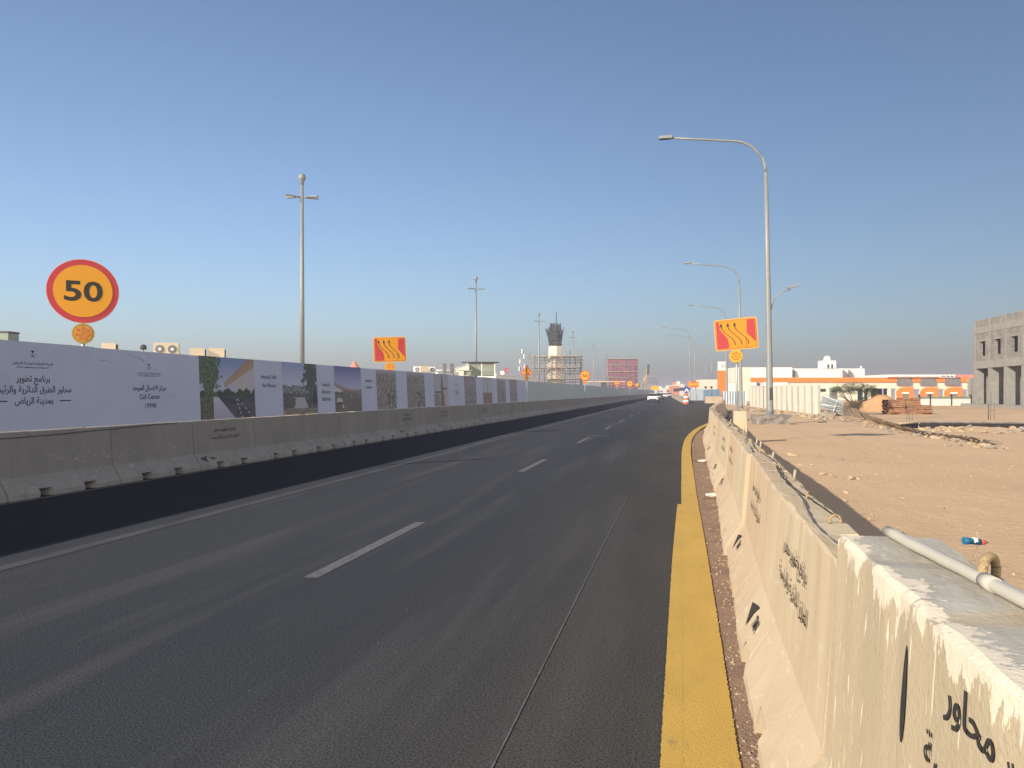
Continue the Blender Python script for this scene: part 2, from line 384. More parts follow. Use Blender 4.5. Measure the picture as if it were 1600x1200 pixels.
edge = [(-30, .05), (0, .22), (12, .42), (20, .45), (26, .55), (32, .85), (37, 1.35), (44, 1.9), (72, 3.9), (110, 6.4), (330, 4), (900, 30)]
N = len(edge)
mb.add([(-10.6, y, 0) for y, _ in edge] + [(x, y, 0) for y, x in edge], [(i, i + N, i + N + 1, i + 1) for i in range(N - 1)])
struct(mb.build('road', 'asphalt'))
def strip(name, m, pts, z, w=None):       # pts: (x0, x1, y)
    n = len(pts); b = MB().add([(a, y, z) for a, _, y in pts] + [(c, y, z) for _, c, y in pts], [(i, n + i, n + i + 1, i + 1) for i in range(n - 1)])
    return struct(b.build(name, m))
def curve_strip(pts, wide, k=6):          # smooth centre line with even width
    out = []
    for i in range(len(pts) - 1):
        p0, p1, p2, p3 = (Vector(pts[max(0, min(len(pts) - 1, i + q))]) for q in (-1, 0, 1, 2))
        for s_ in range(k):
            t = s_ / k; out.append(.5 * ((2 * p1) + (p2 - p0) * t + (2 * p0 - 5 * p1 + 4 * p2 - p3) * t * t + (3 * p1 - p0 - 3 * p2 + p3) * t ** 3))
    out.append(Vector(pts[-1])); L_ = []; R_ = []
    for i, p in enumerate(out):
        t = (out[min(i + 1, len(out) - 1)] - out[max(i - 1, 0)]).normalized(); nn = Vector((t.y, -t.x)); w = wide(p.y) if callable(wide) else wide
        j = .002 * noise.noise((p.x * 7, p.y * 7, 1)) + (.004 * noise.noise((p.x * 60, p.y * 60, 4)) + .003 * noise.noise((p.x * 160, p.y * 160, 2))) * (w > .1); j2 = (.006 * noise.noise((p.x * 55, p.y * 55, 8)) + .005 * noise.noise((p.x * 140, p.y * 140, 6))) * (w > .1); L_.append(p - nn * (w / 2 + j)); R_.append(p + nn * (w / 2 + j2))
    return L_, R_
def ribbon(name, m, pts, wide, z, k=140):
    L_, R_ = curve_strip(pts, wide, k); n = len(L_)
    return struct(MB().add([(p.x, p.y, z) for p in L_ + R_], [(i, n + i, n + i + 1, i + 1) for i in range(n - 1)]).build(name, m))
mat('shade_asphalt', (.017, .020, .027), .95, .15, 3, .5, 90, spec=.08, stretch=(1, .3, 1))
strip('shade_strip', 'shade_asphalt', [(-9.75, -6.42, y) for y in (-20, 20, 60, 120, 330)], .004)  # asphalt coloured darker to deepen the hoarding's shadow, edge set along the shadow line
# brown dirt gathered along the foot of the barriers
dl = [(-4, .15), (3, .18), (8, .22), (12, .26), (18, .33), (24, .40), (29, .62), (33, .9)]
strip('dirt_verge', 'dirt', [(x, path_x(y) + .28, y) for y, x in dl], .004)
# the double yellow edge line: the broad first coat and the narrower second one over it
ribbon('yellow_edge_line', 'yellow_paint', [(.035, -4), (.04, 2), (.045, 4), (.06, 7), (.085, 9.5), (.11, 11.2)], .235, .008)
ribbon('yellow_edge_line', 'yellow_paint', [(.10, -4), (.135, 2), (.145, 4), (.16, 7), (.165, 9.5), (.165, 12), (.18, 15), (.20, 19), (.23, 22), (.36, 27), (.66, 32), (1.02, 36), (1.5, 40), (1.9, 43)], .235, .012)
for y0, y1 in [(6.1 + 9.05 * k, 9.0 + 9.05 * k) for k in range(9)]:
    strip('lane_dash', 'marking', [(-3.16, -3.03, y0), (-3.16, -3.03, y1)], .004)
strip('edge_line', 'marking_faint', [(-6.08, -5.92, 0), (-6.08, -5.92, 60), (-6.08, -5.92, 200)], .004)
strip('edge_line', 'marking_yellow_faint', [(-9.46, -9.30, 0), (-9.46, -9.30, 120)], .008)
pts = [(-.79, -2), (-.775, 3), (-.765, 8), (-.76, 12)]
ribbon('pavement_joint', 'marking', pts, .009, .004)
for y, a, b in ((57, -8.4, .5), (28.2, -3.3, -2.45)): strip('cross_line', 'marking', [(a, b, y), (a, b, y + .22)], .005)
for k in range(9):
    y = 27.5 + k * 2.1; strip('ladder_bar', 'marking_yellow_faint', [(.02, .42 - .02 * k, y), (.02, .42 - .02 * k, y + .45)], .005)
strip('edge_line', 'marking_yellow_faint', [(.15, .27, 47), (.2, .32, 62), (.5, .62, 90)], .005)
# ------------------------------------------------------------------ concrete barriers
def barrier_mesh(Ln, H, top, mats, notch=True, chips=0, seed=0, fine=False):
    r = random.Random(seed)
    base = .44 + top
    def prof(n):
        toe = .17; zz = .13 if n else 0; xb = .0 if not n else toe * (.13 - .08) / .25
        pts = [(xb, zz), (0 if not n else xb, .08 if not n else zz), (toe, .33), (.215, H - .015), (.23, H)]
        back = [(0, 0), (0, .08), (toe, .33), (.215, H - .015), (.23, H)]
        return pts + [(base - x, z) for x, z in reversed(back)]
    st = []
    nn = [Ln * .3, Ln * .7] if notch else []
    cuts = []
    for c in nn: cuts += [(c - .13, 0), (c - .13, 1), (c + .13, 1), (c + .13, 0)]
    allst = [(0, 0)] + cuts + [(Ln, 0)]
    full = []
    for (a, p), (b, q) in zip(allst, allst[1:]):
        full.append((a, p))
        if fine and b - a > .3:
            k = int((b - a) / .12)
            full += [(a + (b - a) * i / k, p) for i in range(1, k)]
    full.append(allst[-1])
    V = []; Fc = []
    for y, p in full:
        for i, (x, z) in enumerate(prof(p)):
            e = 0
            if y in (0, Ln) : e = .012 * (1 if y == 0 else -1)
            if chips and i in (3, 4, 5, 6): z -= chips * r.random() ** 3; x += (chips * r.random() ** 2) * (1 if i < 5 else -1)
            elif chips and i in (0, 1): x += chips * (r.random() - .3) * .8
            V.append((x, y, z))
    n = 10
    for j in range(len(full) - 1):
        for k in range(n):
            q = (j * n + k, j * n + (k + 1) % n, (j + 1) * n + (k + 1) % n, (j + 1) * n + k)
            if len({tuple(round(c, 5) for c in V[i]) for i in q}) >= 3: Fc.append(q)
    Fc += [tuple(range(n)), tuple(reversed(range((len(full) - 1) * n, len(full) * n)))]
    return MB().add(V, Fc).mesh('concrete_barrier', mats)
STEN = ['برنامج تطوير محاور', 'الطرق الدائرية والرئيسية']
# a stencilled dart mark with two letters beside it, near the foot
def dart_mesh():
    b = MB(); b.poly([(-.26, 0, .02), (-.03, 0, -.09), (-.05, 0, .0), (.0, 0, .06), (-.07, 0, .055)])
    V, Fc = text_geo(['TMA'], .10, bold=.012); b.add([(x + .17, y, z - .01) for x, y, z in V], Fc); return b.mesh('stencil_mark', 'stencil_black')
DART = dart_mesh()
def stencil(parent, Ln, side, H=1.0, yy=None, z0=.80):
    """side +1: writing on the face at local x=0 read from -x; the face leans, the writing follows it"""
    yc = Ln * .5 if yy is None else yy; lean = math.atan2(.045, H - .345)
    for k, t in enumerate(STEN):
        me = text_mesh('sten%d' % k, [t], .105, 'stencil_black', bold=.007, wide=1.08); z = z0 - k * .16; o = put('stencil_writing', me, parent); o['kind'] = 'stuff'
        o.matrix_local = Matrix.Translation((.17 + .045 * ((z - .33) / (H - .345)) - .005, yc, z)) @ Matrix.Rotation(R(-90), 4, 'Z') @ Matrix.Rotation(-lean, 4, 'X')
    o2 = put('stencil_mark', DART, parent)
    o2.matrix_local = Matrix.Translation((.17 * (.22 - .08) / .25 - .005, Ln * .84, .22)) @ Matrix.Rotation(R(-90), 4, 'Z') @ Matrix.Rotation(-math.atan2(.17, .25), 4, 'X')
LB = 2.31
XL = -9.5
me_left = [barrier_mesh(LB - .03, 1.0, .2, 'grey_beige', True, .012, s) for s in range(3)]
y0L = (11.13 - 9.5 * SP) / CP - 8 * LB
for i in range(0, 145):
    y = y0L + i * LB
    o = put('concrete_barrier', me_left[i % 3], None, (XL + rnd.uniform(-.012, .012), y + LB, 0), math.pi + rnd.uniform(-.004, .004))
    if i - 8 in (2, 7, 9, 12, 15):
        tag(o, 'beige concrete barrier with black stencilled writing under ' + {2: 'the flyover picture', 7: 'the lane shift sign', 9: 'the tower picture', 12: 'the city skyline picture', 15: 'the last printed picture'}[i - 8], 'barrier', 'stencilled barriers under the hoarding')
        stencil(o, LB, 1)
    elif i - 8 < 21: tag(o, 'plain beige concrete barrier carrying the printed white hoarding', 'barrier', 'plain barriers under the printed hoarding')
    else: tag(o, 'plain beige concrete barrier under the grey sheet metal fence', 'barrier', 'barriers under the grey sheet fence')
# row beside the sand
LR = 2.45
ORD = 'first second third fourth fifth sixth seventh eighth ninth tenth eleventh twelfth thirteenth fourteenth fifteenth'.split()
near = barrier_mesh(2.46, 1.1, .32, 'splashed_tan', False, .014, 5, True)
o = put('concrete_barrier', near, None, (.335, .42, 0))
tag(o, 'tan concrete barrier splashed with white paint, grey pipes lying on top', 'barrier'); stencil(o, 2.46, 1, 1.1, .90, .98)
sp = MB().add([(0, math.cos(a) * .018 * (1 - .3 * math.sin(a)), math.sin(a) * .12) for a in [2 * math.pi * k / 18 for k in range(18)]], [tuple(range(17, -1, -1))]).build('spray_stroke', 'stencil_black', o)
sp.location = (.199, 1.60, .87); sp.rotation_euler = (0, R(3.4), 0)
rmesh = [barrier_mesh(LR - .02, 1.0, .2, m, True, .016, 11 + i, True) for i, m in enumerate(('cream_paint', 'cream_paint', 'pink_cream', 'pink_cream'))]
y = 2.9; i = 0; row = []
while y < 35.0:
    x0, x1 = path_x(y), path_x(y + LR); jx = rnd.uniform(-.012, .012) if i else 0
    rz = -math.atan2(x1 - x0, LR) + (rnd.uniform(-.008, .008) if i else 0)
    kind = (0, 2, 1, 2, 0, 3)[i % 6]
    o = put('concrete_barrier', rmesh[kind], None, (x0 + jx, y, 0), rz)
    if i in (0, 1, 3, 4, 6): stencil(o, LR, 1, yy=LR * .42 if i == 0 else None); tag(o, 'cream barrier with black stencilled writing, %s along from the paint splashed barrier' % ORD[i], 'barrier', 'barriers beside the yellow line')
    else: tag(o, 'plain pinkish cream barrier, %s along from the paint splashed barrier' % ORD[i], 'barrier', 'barriers beside the yellow line')
    row.append(o); y += LR; i += 1
while y < 71:                              # the row drifts away over the sand
    x0, x1 = path_x(y), path_x(y + LR); o = put('concrete_barrier', rmesh[i % 4], None, (x0 + rnd.uniform(-.05, .05), y, 0), -math.atan2(x1 - x0, LR) + rnd.uniform(-.03, .03)); i += 1; y += LR
    tag(o, 'cream concrete barrier where the row bends away behind the sign block', 'barrier', 'barriers bending away behind the sign block')
q = wpos(1101, 112, 0); o = put('concrete_barrier', rmesh[2], None, q, PSI - R(90)); tag(o, 'cream concrete barrier set across the end of the closed lane', 'barrier')
# far median row ending at the barrel
A = wpos(1067, 112); B = wpos(1049, 250); n = 30
for k in range(n):
    q = A.lerp(B, k / n); o = put('concrete_barrier', me_left[k % 3] if k % 2 else rmesh[0], None, q, math.atan2(-(B - A).x, (B - A).y)); o.scale = (1, (B - A).length / n / LB, 1)
    tag(o, 'cream concrete barrier in the row running back from the striped barrel', 'barrier', 'barriers behind the striped barrel')

# ------------------------------------------------------------------ printed hoarding
XH = -9.83
def yh(u): zc = -XH * F / CP / (1060 - u); return (zc + XH * SP) / CP
Z0, Z1 = 1.012, 2.385; LEAN = R(2.6)
def fr(x, y, s=0): return noise.fractal((x, y, s), .8, 2.1, 4)
K = 1.0
def mixc(a, b, t): t = max(0, min(1, t)); return tuple(p + (q - p) * t for p, q in zip(a, b))
BLUE, PALE, ASPH, GRN, TAN, WHT = lin(120, 150, 210), lin(200, 208, 228), lin(92, 94, 104), lin(72, 100, 76), lin(188, 158, 124), lin(225, 228, 235)
def pic_flyover(s, t):
    c = mixc(BLUE, PALE, 1.5 - 1.6 * t)
    # curved deck sweeping up to the top edge
    d0 = .50 + .62 * (s - .42); d1 = d0 + .06 + .28 * (s - .40)
    if s > .42 and d0 < t - .06 * fr(s, 0) * 0 and t < max(d1, d0) + .02: c = mixc(TAN, lin(160, 115, 80), (t - d0) * 3)
    if s > .58 and t < d0 and t > .42: c = lin(195, 185, 195)
    if t < .47 + .10 * fr(s * 9, 2) and t > .33: c = mixc(GRN, lin(40, 55, 40), .5 + fr(s * 30, t * 30))
    if t < .36:
        c = mixc(ASPH, lin(50, 55, 72), .5 + fr(s * 3, t * 8)); e = .30 + (.36 - t) * .85
        if s < e: c = mixc(lin(165, 170, 195), lin(190, 195, 215), t * 3)
        for q in (.2, .55): 
            m_ = .62 + (.36 - t) * q * 1.7
            if abs(s - m_) < .008 and (t * 14) % 1 < .5: c = lin(200, 200, 205)
        if s < .22: c = mixc(lin(120, 115, 80), lin(70, 80, 60), .5 + 1.2 * fr(s * 20, t * 20))
    r = math.hypot((s - .13) / .21, (t - .76) / .34) + .5 * fr(s * 12, t * 9, 4)
    if r < 1 or (abs(s - .12) < .03 and .3 < t < .6): c = mixc(lin(52, 88, 62), lin(105, 130, 95), .5 + 1.3 * fr(s * 26, t * 26))
    return c
def pic_road_trees(s, t):
    c = mixc(PALE, BLUE, (t - .45) * 1.6)
    if t < .56 + .05 * fr(s * 8, 1): c = mixc(lin(150, 155, 165), lin(80, 92, 92), .5 + 1.4 * fr(s * 18, t * 22))
    if t < .40: c = mixc(lin(110, 108, 112), lin(70, 75, 80), .5 + 1.2 * fr(s * 10, t * 14)); c = mixc(c, lin(175, 178, 190), 1 if .3 + (.4 - t) * .5 * 0 < s < .62 + (.3 - t) * .5 and t < .33 else 0)
    if t < .12: c = mixc(lin(120, 112, 98), lin(150, 140, 128), .5 + fr(s * 8, t * 20))
    r = math.hypot((s - .80) / .22, (t - .78) / .34) + .55 * fr(s * 10, t * 10, 3)
    if r < 1 or (abs(s - .78) < .05 and .2 < t < .5): c = mixc(lin(48, 72, 62), lin(85, 105, 92), .5 + 1.4 * fr(s * 24, t * 24))
    if .86 < s < .93 and .18 < t < .46 or .95 < s < .99 and .2 < t < .46: c = lin(45, 48, 60)
    r = math.hypot((s - .22) / .13, (t - .24) / .09) + .6 * fr(s * 14, t * 14, 3)
    if r < 1: c = mixc(GRN, lin(110, 105, 80), .5 + fr(s * 30, t * 30))
    return c
def pic_viaduct(s, t):
    c = mixc(lin(175, 180, 225), lin(85, 100, 180), (t - .5) * 2)
    e = .66 - .45 * s + .30 * s * s
    if t < e: c = lin(165, 140, 135)
    if t < e - .06: c = lin(140, 132, 130)
    if t < e - .09: c = lin(205, 200, 205)
    if t < .45 + .06 * fr(s * 9, 3): c = mixc(lin(80, 92, 76), lin(130, 130, 115), .5 + 1.5 * fr(s * 16, t * 16))
    if s > .55 and t < .40 + .22 * (s - .55) and t > .27: c = mixc(lin(92, 88, 84), lin(140, 138, 140), .5 + fr(s * 8, t * 8))
    if t < .30: c = mixc(lin(120, 112, 104), lin(100, 96, 92), .5 + fr(s * 4, t * 10)); c = mixc(c, lin(215, 215, 215), 1 if abs(s - .28 - .05 * t) < .02 and .08 < t < .15 else 0)
    if math.hypot((s - .16) / .11, (t - .24) / .07) < 1: c = lin(190, 190, 195) if t > .22 else lin(50, 50, 55)
    return c
def aerial(ang, hue, seed):
    ca, sa = math.cos(ang), math.sin(ang)
    def f(s, t):
        a = s * ca + t * sa; b = -s * sa + t * ca
        c = mixc(lin(105, 108, 105), lin(160, 158, 165), .5 + 1.3 * fr(s * 13, t * 13, seed))
        k = (b * 7 + .6 * fr(s * 1.5, t * 1.5, seed)) % 1
        if abs(b - .1) < .42: c = mixc(c, lin(*hue), .55 + .35 * math.sin(b * 40)); c = mixc(c, lin(195, 185, 180), .9 if k < .10 else 0)
        if t > .86: c = mixc(c, lin(175, 182, 205), (t - .86) * 6)
        if s > .5 and t < .5 and fr(s * 9, t * 9, seed + 5) > .18: c = lin(70, 72, 72)
        return c
    return f
def pic_tower(s, t):
    c = mixc(lin(185, 175, 178), lin(165, 172, 190), t)
    w = .16 - .13 * t
    if abs(s - .55) < w: c = mixc(lin(105, 88, 85), lin(140, 115, 105), .5 + fr(s * 20, t * 6))
    if .6 < s < .92 and .52 < t < .58 or .03 < s < .45 and .40 < t < .46: c = lin(110, 85, 85)
    if s < .36 and t < .38: c = mixc(lin(90, 90, 90), lin(165, 160, 160), .5 + 1.5 * fr(s * 20, t * 20))
    return c
def pic_skyline(s, t):
    c = mixc(lin(190, 192, 205), lin(150, 158, 190), (t - .3))
    if abs(s - .5) < .035 * (1.2 - t) and t < .78: c = lin(95, 95, 120)
    if t < .42 + .08 * fr(s * 12, 1): c = mixc(lin(165, 115, 90), lin(95, 85, 90), .5 + 1.6 * fr(s * 14, t * 14))
    return c
def pic_city(s, t):
    c = mixc(lin(150, 145, 158), lin(130, 118, 128), fr(s * 4, t * 6) + .5)
    if t < .55 + .1 * fr(s * 8, 2): c = mixc(lin(85, 88, 92), lin(165, 160, 160), .5 + 1.6 * fr(s * 15, t * 15))
    return c
segs = [(-1800, -560, ''), (-559, -330, ''), (-329, -100, ''), (-99, 152, 'w'), (152.6, 313.5, 'w2'), (314.5, 399, pic_flyover), (400, 443.5, 'Enhancing Traffic|Flow Efficiency'), (444, 497, pic_road_trees), (497.6, 524.5, 'Increasing The|Daily Capacity to|500,000 Vehicles'),
        (525, 565.5, pic_viaduct), (566.5, 590, 'Beautification|of Highways'), (590.5, 620, aerial(.9, (125, 105, 98), 2)), (621, 637.5, ''), (638, 664.5, aerial(1.15, (118, 112, 92), 6)), (665.2, 679.6, ''), (680, 701.5, pic_tower),
        (702, 726.8, 'logo'), (727.2, 745, pic_city), (745.4, 755.6, ''), (756, 769.6, pic_skyline), (770, 777.8, ''), (778, 791, aerial(1.45, (120, 115, 105), 9)), (791.3, 797.8, ''), (798, 808.8, pic_city), (809.2, 824, 'logo')]
H = thing('printed_hoarding', (XH, yh(0), Z0), 'white printed hoarding with road pictures and lettering on the barriers', 'hoarding')
H.rotation_euler = (0, -LEAN, R(-90) + math.pi)
H.rotation_euler = Matrix.Rotation(-LEAN, 3, 'Y').to_euler()
HB = yh(0); HH = Z1 - Z0
# local frame: +y along the road, z up, face looks to +x
def emblem(b, cx, cz, s, mi=0):
    for k in range(9):
        a = R(20 + 140 * k / 8); dx, dz = math.cos(a), math.sin(a); b.poly([(cx + dz * .1 * s, 0, cz - dx * .1 * s + .55 * s), (cx - dz * .1 * s, 0, cz + dx * .1 * s + .55 * s), (cx + dx * .5 * s, 0, cz + .55 * s + dz * .38 * s)], mi)
    b.poly([(cx - .05 * s, 0, cz - .2 * s), (cx + .05 * s, 0, cz - .2 * s), (cx + .04 * s, 0, cz + .6 * s), (cx - .04 * s, 0, cz + .6 * s)], mi)
    for sg in (-1, 1):
        P = [(sg * (-.75 + 1.5 * k / 8) * s, (-.05 - .42 * math.sin((k / 8) * math.pi * .5) + (.0)) * s) for k in range(9)]
        P = [(sg * s * (-.8 + 1.3 * k / 8), s * (.22 - .62 * (k / 8) ** .7)) for k in range(9)]
        for (x0, z0), (x1, z1) in zip(P, P[1:]): b.poly([(cx + x0, 0, cz + z0 - .03 * s), (cx + x1, 0, cz + z1 - .03 * s), (cx + x1, 0, cz + z1 + .03 * s), (cx + x0, 0, cz + z0 + .03 * s)], mi)
def letters(parent, items, yc):
    """items: (lines, size, z, bold, dy)"""
    out = []
    for lines, size, z, bold, dy, wide in items:
        for k, t in enumerate(lines):
            V, Fc = text_geo([t], size, 1.55, bold, wide); dz = ((len(lines) - 1) / 2 - k) * 1.55 * size; out.append(MB().add([(x + dy, 0, zz + z + dz) for x, _, zz in V], Fc))
    return out
for q_, (a, c, kind) in enumerate(segs):
    if q_ + 1 < len(segs): c = segs[q_ + 1][0]
    ya, yb = yh(a) - HB, yh(c) - HB; j = rnd.uniform(-.012, .012); w = yb - ya
    pn = MB().box(-.02, 0, ya, yb + .0, rnd.uniform(-.01, .004), HH + j).build('hoarding_panel', 'white_print', H)
    ym = (ya + yb) / 2; b = None
    if callable(kind):
        nz = 84; ny = max(30, min(170, int(w / HH * nz))); V = []; Fc = []; C = []
        for jz in range(nz + 1):
            for iy in range(ny + 1): V.append((.003, ya + w * iy / ny, HH * jz / nz * .995 + .002))
        for jz in range(nz):
            for iy in range(ny):
                q = jz * (ny + 1) + iy; Fc.append((q, q + 1, q + ny + 2, q + ny + 1)); C.append(kind((iy + .5) / ny, (jz + .5) / nz))
        po = MB().add(V, Fc).build('picture', 'picture_print', pn); me = po.data; ca = me.color_attributes.new('print', 'FLOAT_COLOR', 'CORNER'); buf = []
        for col in C:
            g = sum(col) / 3; buf += [*(min(1, (x * .75 + g * .25) * .66) for x in col), 1] * 4
        ca.data.foreach_set('color', buf); continue
    if kind == 'w':
        yt = yh(56) - HB; b = MB(); b2 = letters(pn, [(['برنامج تطوير'], .14, .80, .014, 0, .95), (['محاور الطرق الدائرية والرئيسية'], .14, .63, .014, -.03, .95), (['بمدينة الرياض'], .14, .455, .014, 0, .95), (['الهيئة الملكية لمدينة الرياض'], .055, 1.04, .012, 0, 1.3), (['ROYAL COMMISSION FOR RIYADH CITY'], .030, .975, .01, 0, 1.15)], 0)
        eb = MB(); emblem(eb, 0, 1.17, .085); b2.append(eb)
        for sg in (-1, 1): b2.append(MB()); b2[-1].poly([(sg * .62 - .12, 0, .445), (sg * .62 + .12, 0, .445), (sg * .62 + .12, 0, .462), (sg * .62 - .12, 0, .462)])
        b = b2; ym = yt
    elif kind == 'w2':
        ym = yh(236.5) - HB
        b = letters(pn, [(['مركز الاتصال الموحد'], .125, .67, .02, 0, .95), (['Call Center'], .13, .50, .006, 0, .95), (['19998'], .13, .33, .0, 0, 1.05), (['الهيئة الملكية لمدينة الرياض'], .05, .95, .01, 0, 1.2), (['ROYAL COMMISSION FOR RIYADH CITY'], .028, .90, .008, 0, 1.1)], 0); eb = MB(); emblem(eb, 0, 1.06, .085); b.append(eb)
    elif kind == 'logo': b = letters(pn, [(STEN, .085, .62, .012, 0, .8), (['الهيئة الملكية لمدينة الرياض'], .06, .95, .01, 0, 1)], 0)
    elif kind:
        L_ = kind.split('|'); z = .86 if len(L_) == 2 else .60; b = letters(pn, [(L_, .135, z, .004, 0, .62 if len(L_) == 3 else .8)], 0)
    if b is not None:
      for q in b:
        lo = q.build('lettering', 'ink', pn); lo['kind'] = 'stuff'; lo.matrix_local = Matrix.Translation((.004, ym, 0)) @ Matrix.Rotation(R(90), 4, 'Z')
mat('tape_residue', (.27, .29, .37), .7, .2, 30)
PW = [o for o in H.children][4]
for u, v, l, a in ((160, 563, .22, 2), (175, 566, .12, -6), (203, 552, .5, -14), (222, 557, .2, -40), (236, 560, .12, 55), (188, 572, .08, 80), (204, 586, .06, 70), (270, 618, .12, -20), (281, 628, .05, 5)):
    zc_ = -XH * F / CP / (1060 - u); y = yh(u) - HB; z = zof(v, zc_) - Z0; c_, s_ = math.cos(R(a)) * l, math.sin(R(a)) * l
    MB().poly([(.0025, y, z - .008), (.0025, y + c_, z + s_ - .008), (.0025, y + c_, z + s_ + .006), (.0025, y, z + .01)]).build('tape_mark', 'tape_residue', PW)
# grey sheet-metal fence that carries on from the hoarding
FG = thing('sheet_metal_fence', (XH, yh(824.5), Z0), 'long grey corrugated sheet metal fence standing on the concrete barriers', 'fence')
def corr(w, h, pitch=.2, depth=.035, t=0):
    V = []; n = max(2, int(w / pitch) * 4); prof = (0, depth, depth, 0)
    for z in (0, h):
        for k in range(n + 1): V.append((prof[k % 4], w * k / n, z))
    return MB().add(V, [(k, k + 1, n + 2 + k, n + 1 + k) for k in range(n)])
cm = corr(1.2, HH - .02).mesh('fence_sheet', 'sheet_grey'); L_ = 330 - yh(824.5)
for k in range(int(L_ / 1.22)):
    o = put('fence_sheet', cm, FG, (rnd.uniform(-.008, .008), k * 1.22, rnd.uniform(-.02, .01)))
    if k > 65: o.scale = (1, 1, 1 - .0)
for k in range(0, int(L_ / 1.22), 2): put('fence_post', MB().box(-.10, -.05, 0, .05, -.1, HH - .05).mesh('fence_post', 'galv') if k == 0 else FG['pm'] and bpy.data.meshes[FG['pm']], FG, (0, k * 1.22, 0)) if k else FG.__setitem__('pm', put('fence_post', MB().box(-.10, -.05, 0, .05, -.1, HH - .05).mesh('fence_post', 'galv'), FG).data.name)
del FG['pm']

# ------------------------------------------------------------------ signs
def disc(b, r, y, mi, n=40, cx=0, cz=0): return b.poly([(cx + r * math.cos(2 * math.pi * k / n), y, cz + r * math.sin(2 * math.pi * k / n)) for k in range(n)], mi)
def puck(b, r, y0, y1, mi, n=40, cz=0, cx=0):
    return b.prism([(cx + r * math.cos(2 * math.pi * k / n), cz + r * math.sin(2 * math.pi * k / n)) for k in range(n)], y0, y1, mi)
def face_cam(p, extra=0): return math.atan2(-p.x, p.y) + extra
def pole(parent, z, r=.03, lean=0): MB().tube([(lean * z, .06, 0), (0, .06, z)], r, 10).build('pole', 'galv', parent)
def beacon(parent, z, r=.19):
    b = MB(); puck(b, r, -.03, .05, 0, 28, z); o = b.build('warning_lamp', 'lamp_yellow', parent)
    b = MB(); n = 28; P = []
    for k in range(n): 
        a0, a1 = 2 * math.pi * k / n, 2 * math.pi * (k + 1) / n
        b.poly([(math.cos(a) * q * r, -.034, z + math.sin(a) * q * r) for a, q in ((a0, .93), (a1, .93), (a1, .80), (a0, .80))])
    b.build('lamp_rim', 'lamp_rim', o)
    for k in range(8):
        a = R(90 + 360 * k / 7); q = .52 * r if k < 7 else 0; b = MB(); puck(b, r * .175, -.045, -.031, 0, 12, z + math.sin(a) * q, math.cos(a) * q); b.build('lamp_cell', 'led_orange', o)
def text_child(parent, name, lines, size, m, loc, **k):
    V, Fc = text_geo(lines, size, **k); o = MB().add(V, Fc).build(name, m, parent); o.location = loc; return o
def speed_sign(p, zc_, r, label, lamp=True, rz=None):
    s = thing('speed_limit_sign', (p.x, p.y, 0), label, 'sign', None, face_cam(p) if rz is None else rz)
    pole(s, zc_ + r * .8)
    b = MB(); puck(b, r, 0, .02, 0, 48, zc_); o = b.build('sign_plate', 'sign_pink', s)
    b = MB(); puck(b, r * .985, -.008, -.001, 0, 48, zc_); b.build('red_ring', 'sign_red', o)
    b = MB(); puck(b, r * .81, -.014, -.009, 0, 48, zc_); b.build('sign_face', 'sign_yellow', o)
    V, Fc = text_geo(['50'], r * .86, bold=.022, wide=1.28); zs = [v[2] for v in V]; m_ = (min(zs) + max(zs)) / 2
    MB().add([(x, -.017, z - m_ + zc_) for x, _, z in V], Fc).build('numerals', 'sign_black', o)
    if lamp: beacon(s, zc_ - r * 1.32, r * .315)
    return s
def at(u, v, zc): return wpos(u, zc, zof(v, zc))
p = wpos(130, 13.4); speed_sign(p, zof(455, 13.4), .56, 'large round orange 50 speed sign with red rim above white hoarding')
p = wpos(914, 74); speed_sign(p, zof(587, 74), .50, 'small round orange 50 speed sign beside the scaffolded bridge pier')
